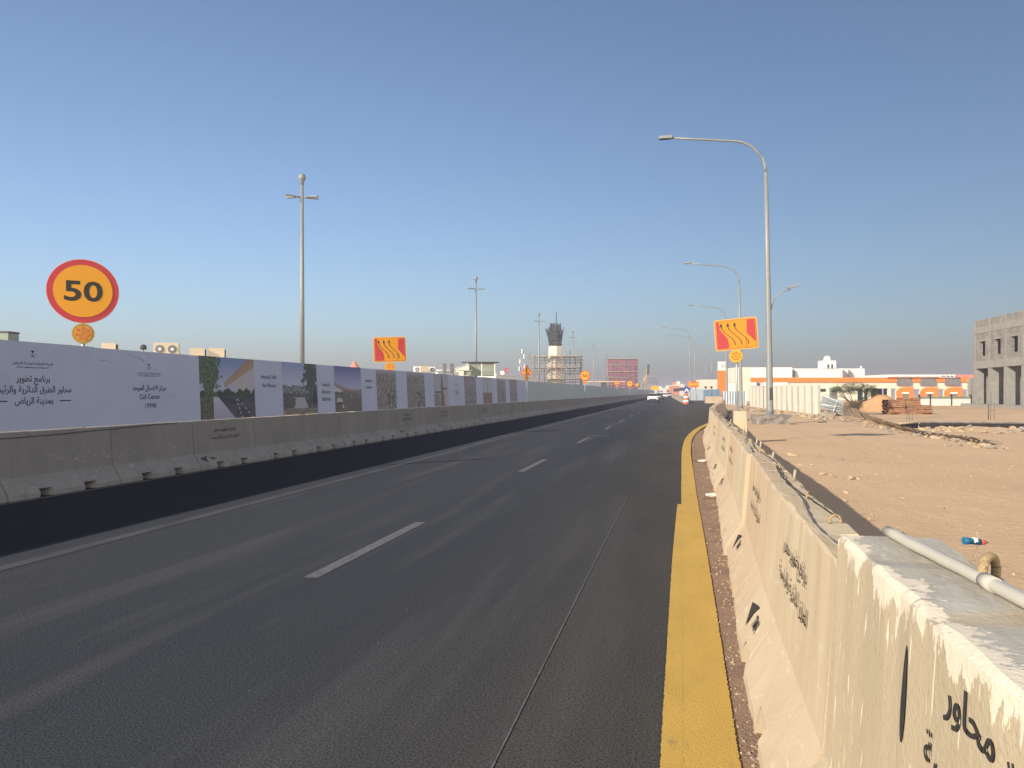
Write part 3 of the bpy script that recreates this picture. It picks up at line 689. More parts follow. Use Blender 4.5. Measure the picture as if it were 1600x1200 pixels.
def lane_sign(p, zc_, w, h, label, tilt, rz=None):
    s = thing('lane_shift_sign', (p.x, p.y, 0), label, 'sign', None, face_cam(p) if rz is None else rz); pole(s, zc_, .032, .012)
    T_ = Matrix.Translation((0, 0, zc_)) @ Matrix.Rotation(tilt, 4, 'Y')
    def rr(w, h, r, n=5):
        o = []
        for cx, cz, a in ((w / 2 - r, h / 2 - r, 0), (-w / 2 + r, h / 2 - r, 90), (-w / 2 + r, -h / 2 + r, 180), (w / 2 - r, -h / 2 + r, 270)):
            o += [(cx + r * math.cos(R(a + 90 * k / n)), cz + r * math.sin(R(a + 90 * k / n))) for k in range(n + 1)]
        return o
    pl = MB().prism(rr(w, h, .07), 0, .02).build('sign_plate', 'sign_edge', s); pl.matrix_local = T_
    MB().prism(rr(w * .955, h * .94, .055), -.006, -.001).build('border', 'sign_line', pl)
    MB().prism(rr(w * .935, h * .915, .05), -.011, -.007).build('sign_face', 'sun_toned_orange', pl)
    X = lambda a: (a - .5) * w * .9; Z = lambda a: (a - .5) * h * .87
    cv = [(0, 1), (.07, 1), (.09, .72), (.17, .55), (.27, .36), (.30, .15), (.30, 0), (0, 0)]
    MB().prism([(X(a), Z(c)) for a, c in reversed(cv)], -.015, -.012).build('red_field', 'sun_toned_red', pl)
    MB().prism([(X(a), Z(c)) for a, c in reversed([(.80, 1), (1, 1), (1, .16), (.83, .42), (.78, .52)])], -.015, -.012).build('red_field', 'sun_toned_red', pl)
    MB().prism([(X(a), Z(c)) for a, c in ((.755, .0), (.765, .0), (.755, .3), (.745, .3))], -.015, -.012).build('lane_line', 'sign_line', pl)
    for k in range(3):
        b = MB(); o = .175 * k; C = []
        for q in range(17):
            t = q / 16; C.append((.46 + o - .33 * smooth(.05, .95, t ** 1.05) , .10 + .74 * t))
        C[-1] = (C[-1][0], .84)
        for (a0, c0), (a1, c1) in zip(C, C[1:]): 
            b.poly([(X(a0) - .011 * w, -.016, Z(c0)), (X(a0) + .011 * w, -.016, Z(c0)), (X(a1) + .011 * w, -.016, Z(c1)), (X(a1) - .011 * w, -.016, Z(c1))])
        a, c = C[-1]; b.poly([(X(a) - .038 * w, -.016, Z(c - .03)), (X(a) + .038 * w, -.016, Z(c - .03)), (X(a), -.016, Z(c + .11))]); b.build('arrow', 'sign_black', pl)
    beacon(s, zc_ - h / 2 - .2 * w / 1.3, .205 * w / 1.3)
    return s
p = wpos(609, 27.6); lane_sign(p, zof(546, 27.6), 1.16, .90, 'orange lane shift sign with three arrows rising behind the printed hoarding', R(-2))
p = wpos(1150, 24.6); lane_sign(p, zof(522, 24.6), 1.33, 1.0, 'orange lane shift sign with three arrows standing in a concrete block by the sand', R(-4), face_cam(p, R(-6)))
p = wpos(1153, 24.3)
bl = MB(); bl.add([(-.20, -.25, 0), (.24, -.25, 0), (.24, .3, 0), (-.20, .3, 0), (-.17, -.2, 1.02), (.2, -.2, 1.0), (.2, .25, 1.0), (-.17, .25, 1.02)], [(0, 3, 2, 1), (4, 5, 6, 7), (0, 1, 5, 4), (1, 2, 6, 5), (2, 3, 7, 6), (3, 0, 4, 7)])
tag(bl.build('concrete_block', 'cream_paint', None, (p.x + .05, p.y + .15, 0)), 'pale upright concrete block at the foot of the lane shift sign', 'block')
def tri_sign(p, zc_, r, label):
    s = thing('warning_sign', (p.x, p.y, 0), label, 'sign', None, face_cam(p)); pole(s, zc_, .03)
    def tr(k, o=0): return [(0, zc_ + r * k + o), (-r * k * .93, zc_ - r * k * .62 + o), (r * k * .93, zc_ - r * k * .62 + o)]
    pl = MB().prism(tr(1), 0, .02).build('sign_plate', 'sign_red', s); MB().prism(tr(.78), -.01, -.002).build('sign_face', 'sign_yellow', pl)
    b = MB(); disc(b, r * .10, -.014, 0, 12, -.05 * r, zc_ + .36 * r)
    b.poly([(-.14 * r, -.014, zc_ - .36 * r), (-.02 * r, -.014, zc_ - .36 * r), (.06 * r, -.014, zc_ + .25 * r), (-.12 * r, -.014, zc_ + .25 * r)]); b.poly([(.12 * r, -.014, zc_ - .36 * r), (.5 * r, -.014, zc_ - .36 * r), (.32 * r, -.014, zc_ - .14 * r)]); b.build('pictogram', 'sign_black', pl)
    beacon(s, zc_ - r * 1.05, r * .36)
p = wpos(823, 56); tri_sign(p, zof(580, 56), .48, 'red and orange triangular roadworks sign at the end of the printed hoarding')
p = wpos(964, 120); tri_sign(p, zof(598, 120), .5, 'small triangular roadworks sign in front of the pink netted scaffold')
for u, v, z, lb in ((984, 599.5, 135, 'round orange prohibition sign with dark bar before the pink scaffold'), (996, 602, 165, 'round plain orange sign near the yellow drilling rig')):
    p = wpos(u, z); s = thing('round_sign', (p.x, p.y, 0), lb, 'sign', None, face_cam(p)); pole(s, zof(v, z)); b = MB(); puck(b, .52, 0, .02, 0, 32, zof(v, z)); o = b.build('sign_plate', 'sign_red' if u < 990 else 'sign_line', s)
    b = MB(); puck(b, .44, -.01, -.002, 0, 32, zof(v, z)); b.build('sign_face', 'sign_yellow', o)
    if u < 990: b = MB(); b.box(-.26, .26, -.016, -.012, zof(v, z) - .06, zof(v, z) + .06); b.build('bar', 'sign_black', o)
for u, v, z, w, h, lb in ((1023.5, 606, 190, 1.9, 1.0, 'orange rectangular sign standing past the grey fence'), (1083.5, 600.5, 125, 1.7, .95, 'orange and red arrow board above the grey blue fence')):
    p = wpos(u, z); s = thing('arrow_board', (p.x, p.y, 0), lb, 'sign', None, face_cam(p)); zc_ = zof(v, z)
    for k in (-.3, .3): MB().tube([(k * w, .06, 0), (k * w, .06, zc_)], .04, 6).build('post', 'galv', s)
    o = MB().box(-w / 2, w / 2, 0, .04, zc_ - h / 2, zc_ + h / 2).build('sign_plate', 'sign_yellow' if u < 1050 else 'orange_wall', s)
    if u > 1050:
        b = MB(); b.poly([(-w * .42, -.005, zc_), (-w * .25, -.005, zc_ - h * .4), (-w * .25, -.005, zc_ - h * .15), (w * .3, -.005, zc_ - h * .15), (w * .3, -.005, zc_ + h * .15), (-w * .25, -.005, zc_ + h * .15), (-w * .25, -.005, zc_ + h * .4)]); b.build('arrow', 'sign_yellow', o)
        for q in (-.4, .4): MB().box(-w * .2, w * .25, -.006, -.001, zc_ + q * h - .1, zc_ + q * h + .1).build('stripe', 'sign_red', o)
# blue keep sign above the striped barrel
p = wpos(1073, 108); s = thing('keep_side_sign', (p.x, p.y, 0), 'round blue sign with white arrow standing behind the striped barrel', 'sign', None, face_cam(p)); z = zof(609, 108); pole(s, z, .04)
b = MB(); puck(b, .46, 0, .02, 0, 28, z); o = b.build('sign_plate', 'sign_blue', s)
b = MB()
for sg in (-1, 1): b.poly([(sg * .02, -.006, z + .26), (sg * .26, -.006, z - .12), (sg * .30, -.006, z - .26), (sg * .10, -.006, z - .26), (sg * .02, -.006, z - .02)][::sg])
b.build('arrow', 'white_paint', o)
p = wpos(1072, 104); s = thing('traffic_barrel', (p.x, p.y, 0), 'red and white striped barrel at the head of the barrier row', 'barrel')
for k in range(5): MB().lathe([(.40 - .025 * k, .28 * k + .0), (.40 - .025 * k, .28 * k + .24), (.375 - .025 * k, .28 * k + .28)], 14).build('band', ('barrel_red', 'white_paint')[k % 2], s)
MB().lathe([(.28, 1.4), (.2, 1.44), (.0, 1.45)], 14).build('lid', 'barrel_red', s)

# ------------------------------------------------------------------ lamps and masts
def street_lamp(p, label, grp, side=False, H_=14.6, reach=5.3, rz=0, base=False):
    s = thing('street_lamp', (p.x, p.y, .0), label, 'street lamp', grp, rz); zt = 12.45
    MB().tube([(0, 0, 0), (0, 0, .3), (-.05, 0, 4), (-.12, 0, 8), (-.2, 0, zt)], [.20, .175, .15, .125, .095], 14).build('pole', 'lamp_grey', s)
    a = [(-.2, 0, zt - .05)] + [(-.2 - 1.75 * (1 - math.cos(R(t))) , 0, zt + 1.72 * math.sin(R(t))) for t in (10, 25, 40, 55, 70, 82)] + [(-2.1, 0, zt + 1.75), (-3.6, 0, zt + 1.93), (-reach + .35, 0, zt + 2.1)]
    MB().tube(a, [.075] * 3 + [.065] * 4 + [.055] * 3, 10).build('arm', 'lamp_grey', s)
    h = MB().box(-reach - .28, -reach + .4, -.15, .15, zt + 2.06, zt + 2.2).build('lamp_head', 'lamp_grey', s)
    MB().box(-reach - .22, -reach + .2, -.12, .12, zt + 2.045, zt + 2.058).build('lens', 'dark_grey', h)
    MB().box(-.03, .13, -.20, -.12, .80, 1.42).build('service_door', 'dark_grey', s) if base else None
    MB().lathe([(.30, 0), (.30, .05), (.21, .06)], 14).build('base_flange', 'lamp_grey', s)
    if side:
        a = [(-.02, 0, 5.4)] + [(.05 + .75 * (1 - math.cos(R(t))), 0, 5.4 + .95 * math.sin(R(t))) for t in (0, 30, 60, 85)] + [(1.0, 0, 6.42)]
        MB().tube(a, .035, 8).build('side_arm', 'lamp_grey', s)
        h = MB().box(.85, 1.42, -.11, .11, -.03, .06).build('side_lamp_head', 'lamp_grey', s); h.location = (0, 0, 6.31); h.rotation_euler = (0, R(-12), 0)
    return s
p = wpos(1203, 39.3); street_lamp(Vector((p.x, p.y, 0)), 'tall grey street lamp with side lamp standing on a rough concrete footing', None, True, base=True).location.z = .42
zs = [(1158, 76, 0), (1136, 113, 0), (1079, 152, 0), (1087, 172, 0), (1113, 233, 0)]
lb = ['tall curved arm street lamp standing behind the lane shift sign', 'curved arm street lamp rising by the orange and white pylon', 'curved arm street lamp behind the orange arrow board', 'curved arm street lamp behind the orange arrow board', 'slender far street lamp among the poles by the cream building']
for (u, z, _), l in zip(zs, lb):
    p = wpos(u, z); street_lamp(p, l, 'lamps behind the arrow board' if 'arrow board' in l else None)
for u, z in ((1103, 270), (1120, 300)): p = wpos(u, z); street_lamp(p, 'slender far street lamp among the poles by the cream building', 'far lamps by the cream building', reach=4)
for o in S.objects:
    if o.get('label', '').startswith('slender far street lamp'): o['group'] = 'far lamps by the cream building'
# rough footing of the nearest lamp
p = wpos(1204, 38.9); bm = bmesh.new(); bmesh.ops.create_cube(bm, size=1); bmesh.ops.subdivide_edges(bm, edges=bm.edges[:], cuts=9, use_grid_fill=True)
for v in bm.verts:
    c = v.co.copy(); q = Vector((c.x * 1.7, c.y * .9, c.z * .5 + .2)); v.co = q + Vector((noise.noise(q * 3), noise.noise(q * 3 + Vector((9, 0, 0))), .8 * noise.noise(q * 4 + Vector((0, 5, 0))))) * .06 + Vector((noise.noise(q * 11), noise.noise(q * 11 + Vector((9, 0, 0))), noise.noise(q * 11 + Vector((0, 5, 0))))) * .03
me = bpy.data.meshes.new('lamp_footing'); bm.to_mesh(me); bm.free(); me.materials.append(MATS['raw_concrete'])
tag(put('lamp_footing', me, None, (p.x, p.y, 0), PSI), 'rough grey concrete footing under the tall street lamp', 'footing')
def mast(p, label, grp):
    s = thing('light_mast', (p.x, p.y, 0), label, 'light mast', grp, PSI); t = 14.0
    MB().tube([(0, 0, 0), (0, 0, 7), (0, 0, t)], [.17, .135, .09], 10).build('pole', 'lamp_grey', s)
    MB().lathe([(.0, t - .02), (.10, t), (.11, t + .2), (.19, t + .3), (.22, t + .45), (.17, t + .62), (.0, t + .68)], 14).build('camera_dome', 'lamp_grey', s)
    for a in (-8, 30, 172, 210):
        dx, dy = math.cos(R(a)), math.sin(R(a)); M = Matrix.Rotation(R(a), 4, 'Z')
        h = MB(); h.tube([(dx * .1, dy * .1, t - .75), (dx * .5, dy * .5, t - .72)], .04, 6); o = h.build('arm', 'lamp_grey', s)
        MB().box(.42, .98, -.12, .12, t - .75, t - .69, 0, M).build('lamp_head', 'lamp_grey', o)
Hm = 13.2; near_w = ['tall light mast rising behind the printed hoarding beside the AC units', 'light mast standing behind the green netted rooftop hut', 'light mast close beside the scaffolded bridge pier', 'light mast just past the scaffolded bridge pier', 'light mast between the pier and the pink scaffold', 'light mast directly behind the pink netted scaffold']
for (u, dv), l in zip(((472, 345), (743.5, 183), (842, 126), (895, 97), (927.5, 78), (949, 64)), near_w):
    p = wpos(u, Hm * F / dv); mast(p, l, None)

# ------------------------------------------------------------------ roofs and plant behind the hoarding
def flat_building(name, u0, z0, u1, z1, depth, h, label, m='cream_wall', par=.0, windows=0):
    a, b_ = wpos(u0, z0), wpos(u1, z1); d_ = b_ - a; rz = math.atan2(d_.y, d_.x); s = thing(name, a, label, 'building', None, rz); w = d_.length
    MB().box(0, w, 0, depth, 0, h).build('wall', m, s)
    MB().box(-.1, w + .1, -.1, depth + .1, h + .002, h + .18).build('roof', 'white_paint', s)
    for k in range(windows):
        x = w * (k + .5) / windows; o = MB().box(x - .5, x + .5, -.04, -.003, h * .45, h * .78).build('window', 'glass_dark', s); MB().box(x - .56, x + .56, -.06, -.042, h * .41, h * .45 - .004).build('sill', 'white_paint', o)
    return s, w
flat_building('site_office', -60, 25.5, 385, 39, 9, 3.05, 'low cream site office block hidden behind the printed hoarding', windows=7)
flat_building('site_office', 560, 60, 778, 100, 10, 3.25, 'low white roofed block under the rooftop hut', windows=6)
flat_building('white_block', 775, 108, 850, 142, 8, 4.0, 'low white block with a row of small windows beside the pier', 'white_paint', windows=9)
def ac_unit(u, v0, v1, w_px, zc, label, fans=2, m='beige_metal', hood=False, base=3.25, rot=.35, grp=None):
    p = wpos(u, zc); s = thing('rooftop_unit', (p.x, p.y, base), label, 'AC unit', grp, PSI + rot); w = w_px * zc / F; z1 = zof(v0, zc) - base
    o = MB().box(-w / 2, w / 2, 0, .7 * min(1.2, w), .06, z1).build('casing', m, s)
    for k in (-.4, .4): MB().box(k * w - .05, k * w + .05, 0, .6 * min(1.2, w), 0, .058).build('foot', 'dark_grey', s)
    for k in range(fans):
        x = (k + .5 - fans / 2) * w / max(1, fans); b = MB(); puck(b, min(w / fans, z1) * .36, -.02, -.003, 0, 18, z1 * .55, x); f_ = b.build('fan_grille', 'window_grey', s)
        b = MB(); puck(b, min(w / fans, z1) * .13, -.04, -.022, 0, 10, z1 * .55, x); b.build('fan_hub', 'white_paint', f_)
    if hood: MB().box(w / 2 + .003, w / 2 + .06, .08, .6 * min(1.2, w), z1 * .2, z1 * .88).build('louvre', 'dark_grey', s)
ac_unit(169.5, 536, 545, 20, 33, 'small cream rooftop cooler with a dark louvre near the round speed sign', 0, hood=True)
ac_unit(259.5, 535.5, 551, 36, 36, 'white twin fan AC unit standing on the site office roof', 2, 'beige_metal')
ac_unit(308, 544, 556, 22, 38, 'cream box cooler on the roof beside the twin fan unit', 0, hood=True, grp='cream box coolers')
ac_unit(338.5, 544, 558, 23, 38.5, 'cream box cooler on the roof above the flyover picture', 0, hood=True, grp='cream box coolers')
p = wpos(224, 35); b = MB().lathe([(.0, 0), (.14, 0), (.14, .12), (.10, .2), (.0, .24)], 12); tag(b.build('roof_vent', 'dark_grey', None, (p.x, p.y, 3.55)), 'small dark dome vent on the site office roof', 'vent')
b = MB().tube([(0, 0, -.31), (0, 0, .01)], .03, 6).build('vent_pipe', 'galv', S.objects['roof_vent'])
p = wpos(4, 27.5); s = thing('water_tank', (p.x, p.y, 3.23), 'dark green boxy tank top at the end of the roof', 'tank', None, PSI); MB().box(-.7, .2, 0, .6, 0, .5).build('tank_body', 'green_net', s); MB().box(-.72, .22, -.02, .62, .503, .56).build('lid', 'dark_grey', s)
p = wpos(554, 58); s = thing('pointed_tent', (p.x, p.y, 0), 'small red orange pointed tent roof peeking over the hoarding', 'tent'); MB().lathe([(.55, 3.35), (.3, 3.6), (.05, 3.95), (.0, 4.0)], 8, sm=False).build('roof', 'pink_roof', s)
for k in range(4): MB().tube([(.6 * math.cos(k * 1.57 + .4), .6 * math.sin(k * 1.57 + .4), 0), (.6 * math.cos(k * 1.57 + .4), .6 * math.sin(k * 1.57 + .4), 3.5)], .03, 6).build('post', 'galv', s)
ac_unit(652, 572.5, 584, 9, 75, 'white single fan unit beside the orange lit rooftop box', 1, 'white_paint', base=3.45)
ac_unit(664, 572, 584, 14, 76, 'peach coloured rooftop box between two fan units', 0, base=3.45, m='beige_metal')
ac_unit(676, 573, 584, 9, 77, 'white single fan unit with a dark side on the roof', 1, 'white_paint', base=3.45, hood=True)
for u, l in ((695, 'grey upright rooftop louvre box'), (706.5, 'grey upright rooftop louvre box')): ac_unit(u, 568, 579, 5.5, 82, l + ' beside the netted hut', 0, 'window_grey', base=3.45, grp='grey louvre boxes')
p = wpos(700, 83); s = thing('pipe_rack', (p.x, p.y, 3.45), 'low rooftop rack of ducts and white pipes beside the netted hut', 'pipe rack', None, PSI)
for k in range(4): MB().box(-1.9 + k * 1.2, -1.1 + k * 1.2, 0, .5, 0, .35 + .12 * (k % 2)).build('duct', ('white_paint', 'green_net')[k % 2], s)
MB().tube([(-2.3, -.1, .55), (2.6, -.1, .50)], .05, 6).build('pipe', 'white_paint', s)
p = wpos(752, 86); s = thing('rooftop_hut', (p.x, p.y, 3.43), 'rooftop hut hung with grey green netting under a thin dark roof', 'hut', None, PSI)
for x in (-1.55, .05, 1.5): MB().box(x - .06, x + .06, -.06, .06, 0, 1.5).build('post', 'white_paint', s)
for x in (-1.48, .12): MB().box(x, x + 1.3 if x > 0 else x + 1.46, -.03, 0, .05, 1.46).build('net_panel', 'green_net', s)
MB().box(-1.5, 1.5, 1.6, 1.65, 0, 1.5).build('net_panel', 'green_net', s)
MB().box(-2.2, 1.95, -.3, 1.9, 1.503, 1.58).build('roof', 'dark_grey', s)
p = wpos(730, 85); s = thing('rooftop_shed', (p.x, p.y, 3.43), 'small cream shed leaning against the netted hut', 'shed', None, PSI); MB().prism([(-1.3, 0), (.2, 0), (.2, 1.2), (-1.3, .75)], 0, 1).build('wall', 'cream_wall', s); MB().prism([(-1.36, .76), (.2, 1.225), (.2, 1.28), (-1.36, .82)], -.06, 1.06).build('roof', 'white_paint', s)
# crescent on its post
p = wpos(790, 112); s = thing('crescent_sign', (p.x, p.y, 4.2), 'red crescent mark on a white board above the white block', 'sign', None, PSI); MB().box(-.75, -.2, 0, .1, 0, .5).build('board', 'white_paint', s)
MB().tube([(.3, .05, 0), (.3, .05, .25)], .03, 6).build('post', 'galv', s)
b = MB(); P = [(.25 + .42 * math.cos(R(a)), .6 + .42 * math.sin(R(a))) for a in range(40, 321, 14)] + [(.36 + .28 * math.cos(R(a)), .6 + .28 * math.sin(R(a))) for a in range(310, 49, -14)]
b.prism(P, 0, .08); b.build('crescent', 'sign_red', s)
# lattice tower
p = wpos(815.5, 150); s = thing('lattice_tower', (p.x, p.y, 0), 'thin white lattice telecom tower beside the bridge pier scaffold', 'tower', None, PSI)
for x, y in ((-.5, 0), (.5, 0), (0, .8)): MB().tube([(x, y, 0), (x * .5, y * .5 + .1, 10.2)], .06, 5).build('leg', 'galv', s)
for k in range(10): MB().tube([(-.5 + .02 * k, 0, k), (.5 - .03 * k, 0, k + 1)], .035, 4).build('brace', 'galv', s)
for k, (x, z) in enumerate(((-.55, 6.2), (.5, 6.6), (-.4, 7.6), (.35, 8.6), (0, 9.6))): MB().box(x - .10, x + .10, -.22, -.1, z - .45, z + .45).build('antenna', 'white_paint', s)

# ------------------------------------------------------------------ bridge pier, scaffolds, rig
zc = 150; k_ = zc / F
P0 = wpos(868, zc)
s = thing('bridge_pier', P0, 'pale bridge pier under construction with a flared crown of dark rebar', 'pier', None, PSI)
V = []; prof = [(0, 1.75, 1.2), (6.8, 1.6, 1.1), (8.6, 1.35, 1.05), (10.6, 1.3, 1.0)]
for z, hx, hy in prof: V += [(-hx * .6, -hy, z), (hx * .1, -hy * 1.25, z), (hx, -hy * .5, z), (hx, hy, z), (-hx, hy, z), (-hx, -hy * .6, z)]
MB().add(V, [(i * 6 + k, i * 6 + (k + 1) % 6, i * 6 + 6 + (k + 1) % 6, i * 6 + 6 + k) for i in range(3) for k in range(6)] + [tuple(range(18, 24))]).build('column', 'cream_wall', s)
b = MB(); r = random.Random(4)
for k in range(105):
    a = r.uniform(0, 6.283); e = r.uniform(.75, 1.0); x, y = 1.15 * e * math.cos(a), .9 * e * math.sin(a)
    fl = r.choice((1.25, 1.3, 1.55, 1.75)); top = 13.7 + r.uniform(-.3, .6) if fl > 1.5 else 15.0 + r.uniform(-.3, .2)
    b.tube([(x, y, 10.3), (x * (1 + (fl - 1) * .45), y, 10.3 + (top - 10.3) * .55), (x * fl * (.75 if fl < 1.5 else 1), y, top)], .045, 4, sm=False)
o = b.build('rebar_crown', 'rebar', s); o['kind'] = 'stuff'
for z in (10.9, 11.8, 12.7, 13.6): MB().tube([(1.35 * math.cos(a), 1.0 * math.sin(a), z) for a in [2 * math.pi * k / 16 for k in range(17)]], .05, 4).build('rebar_hoop', 'rebar', s)
MB().tube([(.15, 0, 10.4), (.15, 0, 17.2)], .10, 5).build('lightning_rod', 'rebar', s)
def scaffold(name, origin, rz, w, dth, h, nx, ny, lifts, label, net=None, deck=True, tall=1.2, rr=.045):
    s = thing(name, origin, label, 'scaffold', None, rz); vm = MB().tube([(0, 0, 0), (0, 0, h)], rr, 5).mesh('standard', 'scaffold_steel'); vm2 = MB().tube([(0, 0, 0), (0, 0, h + tall)], rr, 5).mesh('standard', 'scaffold_steel')
    lx = MB().tube([(0, 0, 0), (w, 0, 0)], rr * .85, 5).mesh('ledger', 'scaffold_steel'); ly = MB().tube([(0, 0, 0), (0, dth, 0)], rr * .85, 5).mesh('ledger', 'scaffold_steel')
    for i in range(nx):
        for j in range(ny):
            if 0 < i < nx - 1 and 0 < j < ny - 1: continue
            put('standard', vm2 if (i + j) % 3 == 0 else vm, s, (-w / 2 + w * i / (nx - 1), dth * j / (ny - 1), 0))
    for q in range(1, lifts + 1):
        z = h * q / lifts - .2
        for j in (0, ny - 1): put('ledger', lx, s, (-w / 2, dth * j / (ny - 1), z)); put('guard_rail', lx, s, (-w / 2, dth * j / (ny - 1), z + .55)) if q % 2 else None
        for i in range(nx): put('ledger', ly, s, (-w / 2 + w * i / (nx - 1), 0, z + .05))
        if deck and q % 2 == 0:
            for y in (.1, dth - 1.0): MB().box(-w / 2 * .8, w / 2 * .8, y, y + .9, z + .06, z + .14).build('deck', 'plank', s)
    for i in range(0, nx - 1, 2): MB().tube([(-w / 2 + w * i / (nx - 1), -.06, 0), (-w / 2 + w * (i + 1) / (nx - 1), -.06, h * .98)], rr * .8, 5).build('brace', 'scaffold_steel', s)
    if net:
        for q in range(lifts):
            z0, z1 = h * q / lifts, h * (q + 1) / lifts - .12
            MB().box(-w / 2, w / 2, .10, .13, z0, z1).build('net_panel', net, s); MB().box(w / 2 + .09, w / 2 + .12, -.08, dth, z0, z1).build('net_panel', net, s)
            MB().box(-w / 2, w / 2, -.35, .09, z1 - .02, z1 + .10).build('deck', 'plank', s)
    return s
scaffold('tube_scaffold', P0 + Vector((SP * 2.2, -CP * 2.2, 0)), PSI, 10.2, 5.0, 8.7, 11, 5, 8, 'grey tube scaffold with plank decks wrapped round the bridge pier', rr=.07)
Pk = wpos(972.5, 268); scaffold('netted_scaffold', Pk, PSI, 10.6, 6, 13.4, 8, 4, 6, 'tall scaffold wrapped in pink safety netting', 'pink_net', False, 1.5, .08)
p = wpos(944, 235); s = thing('formwork_deck', p, 'low formwork deck on props between the pier and the pink scaffold', 'formwork', None, PSI)
MB().box(-5, 6.5, 0, 4, 4.7, 5.05).build('deck', 'plank', s); MB().box(-5, 3.5, -.3, 3, 2.2, 2.6).build('deck', 'white_paint', s)
for k in range(12):
    for y in (.2, 3.8): MB().tube([(-4.8 + k, y, 0), (-4.8 + k, y, 4.7)], .06, 5).build('prop', 'scaffold_steel', s)
for k in range(9): MB().tube([(-4.6 + k * 1.3, .2, 5.06), (-4.6 + k * 1.3, .2, 6.2 + .8 * (k % 3))], .05, 4).build('starter_bar', 'rebar', s)
MB().box(-.6, .8, .4, 3.2, 2.62, 4.65).build('form_box', 'dark_grey', s)
p = wpos(1003, 285); s = thing('drilling_rig', p, 'yellow and white drilling rig mast beside the pink scaffold', 'drilling rig', None, PSI)
MB().box(-1.3, 1.3, -1.2, 2, .7, 2.6).build('cab', 'rig_yellow', s)
for x in (-1.3, .9): MB().box(x, x + .5, -1.6, 2.4, 0, .7).build('track', 'dark_grey', s)
MB().box(-.35, .35, -.35, .35, 0, 10.6, 0, Matrix.Translation((-.3, -1.7, 0)) @ Matrix.Rotation(R(12), 4, 'Y')).build('mast', 'rig_yellow', s)
MB().box(.6, 1.4, -.4, .4, 8.2, 12.0, 0, Matrix.Translation((.1, -1.7, 0)) @ Matrix.Rotation(R(5), 4, 'Y')).build('drive_head', 'dark_grey', s)
MB().tube([(.9, 1, 2.6), (.6, -1.4, 7)], .13, 6).build('strut', 'white_paint', s)
scaffold('prop_scaffold', wpos(1018, 300), PSI, 5.6, 4, 7.2, 5, 3, 4, 'small far scaffold with upright bars beyond the drilling rig', None, True, 2.6, .06)

# ------------------------------------------------------------------ cars
def car(p, rz, paint, label):
    s = thing('car', (p.x, p.y, 0), label, 'car', None, rz)
    V = []; st = [(-2.25, .45, .62, .80), (-2.15, .32, .95, .86), (-1.5, .25, 1.02, .90), (-.6, .24, .95, .91), (.9, .24, .93, .91), (1.9, .26, .80, .88), (2.25, .34, .62, .78)]
    for y, z0, z1, hw in st: V += [(-hw * .94, y, z0), (-hw, y, (z0 + z1) / 2), (-hw * .93, y, z1), (hw * .93, y, z1), (hw, y, (z0 + z1) / 2), (hw * .94, y, z0)]
    n = len(st); MB().add(V, [(i * 6 + k, i * 6 + 6 + k, i * 6 + 6 + (k + 1) % 6, i * 6 + (k + 1) % 6) for i in range(n - 1) for k in range(6)] + [tuple(range(6)), tuple(reversed(range((n - 1) * 6, n * 6)))], 0, False).build('body', paint, s)
    C = [(-1.75, .99, .74), (-.95, 1.38, .62), (.35, 1.40, .62), (1.25, .93, .74)]; V = []
    for y, z, hw in C: V += [(-hw, y, z), (hw, y, z)]
    low = [(-.80, -1.7, .93), (.80, -1.7, .93), (-.82, -.9, .93), (.82, -.9, .93), (-.82, .4, .92), (.82, .4, .92), (-.8, 1.2, .90), (.8, 1.2, .90)]
    V += low
    MB().add(V, [(0, 1, 3, 2), (2, 3, 5, 4), (4, 5, 7, 6), (8, 10, 2, 0), (10, 12, 4, 2), (12, 14, 6, 4), (9, 1, 3, 11), (11, 3, 5, 13), (13, 5, 7, 15)]).build('glasshouse', 'glass_dark', s)
    MB().box(-.60, .60, -.93, .33, 1.385, 1.425).build('roof', paint, s)
    for x in (-.8, .8):
        for y in (-1.35, 1.4):
            w = MB(); w.tube([(x - .11, y, .32), (x + .11, y, .32)], .32, 14); o = w.build('wheel', 'tyre', s); MB().tube([(x + (.111 if x > 0 else -.111), y, .32), (x + (.12 if x > 0 else -.12), y, .32)], .19, 10).build('rim', 'galv', o)
        MB().box(x - (.16 if x > 0 else .0) - .02, x + (.0 if x > 0 else .16) + .02, -2.262, -2.17, .72, .86).build('tail_light', 'tail_red', s)
    MB().box(-.62, .62, -2.30, -2.2, .40, .56).build('bumper', 'dark_grey', s); MB().box(-.26, .26, -2.285, -2.2, .66, .77).build('number_plate', 'white_paint', s)
p = wpos(1020.5, 128); car(p, 0, 'car_white', 'white sedan driving away along the grey sheet fence')
p = wpos(1030, 165); car(p, 0, 'car_green', 'dark green car just ahead of the white sedan')
p = wpos(1038.5, 205); car(p, 0, 'car_white', 'small white car far ahead of the dark green one')
p = wpos(1046, 250); car(p, 0, 'car_silver', 'silver car farthest along the road')
S.objects['car.003']['label'] = 'silver car at the head of the line of traffic'

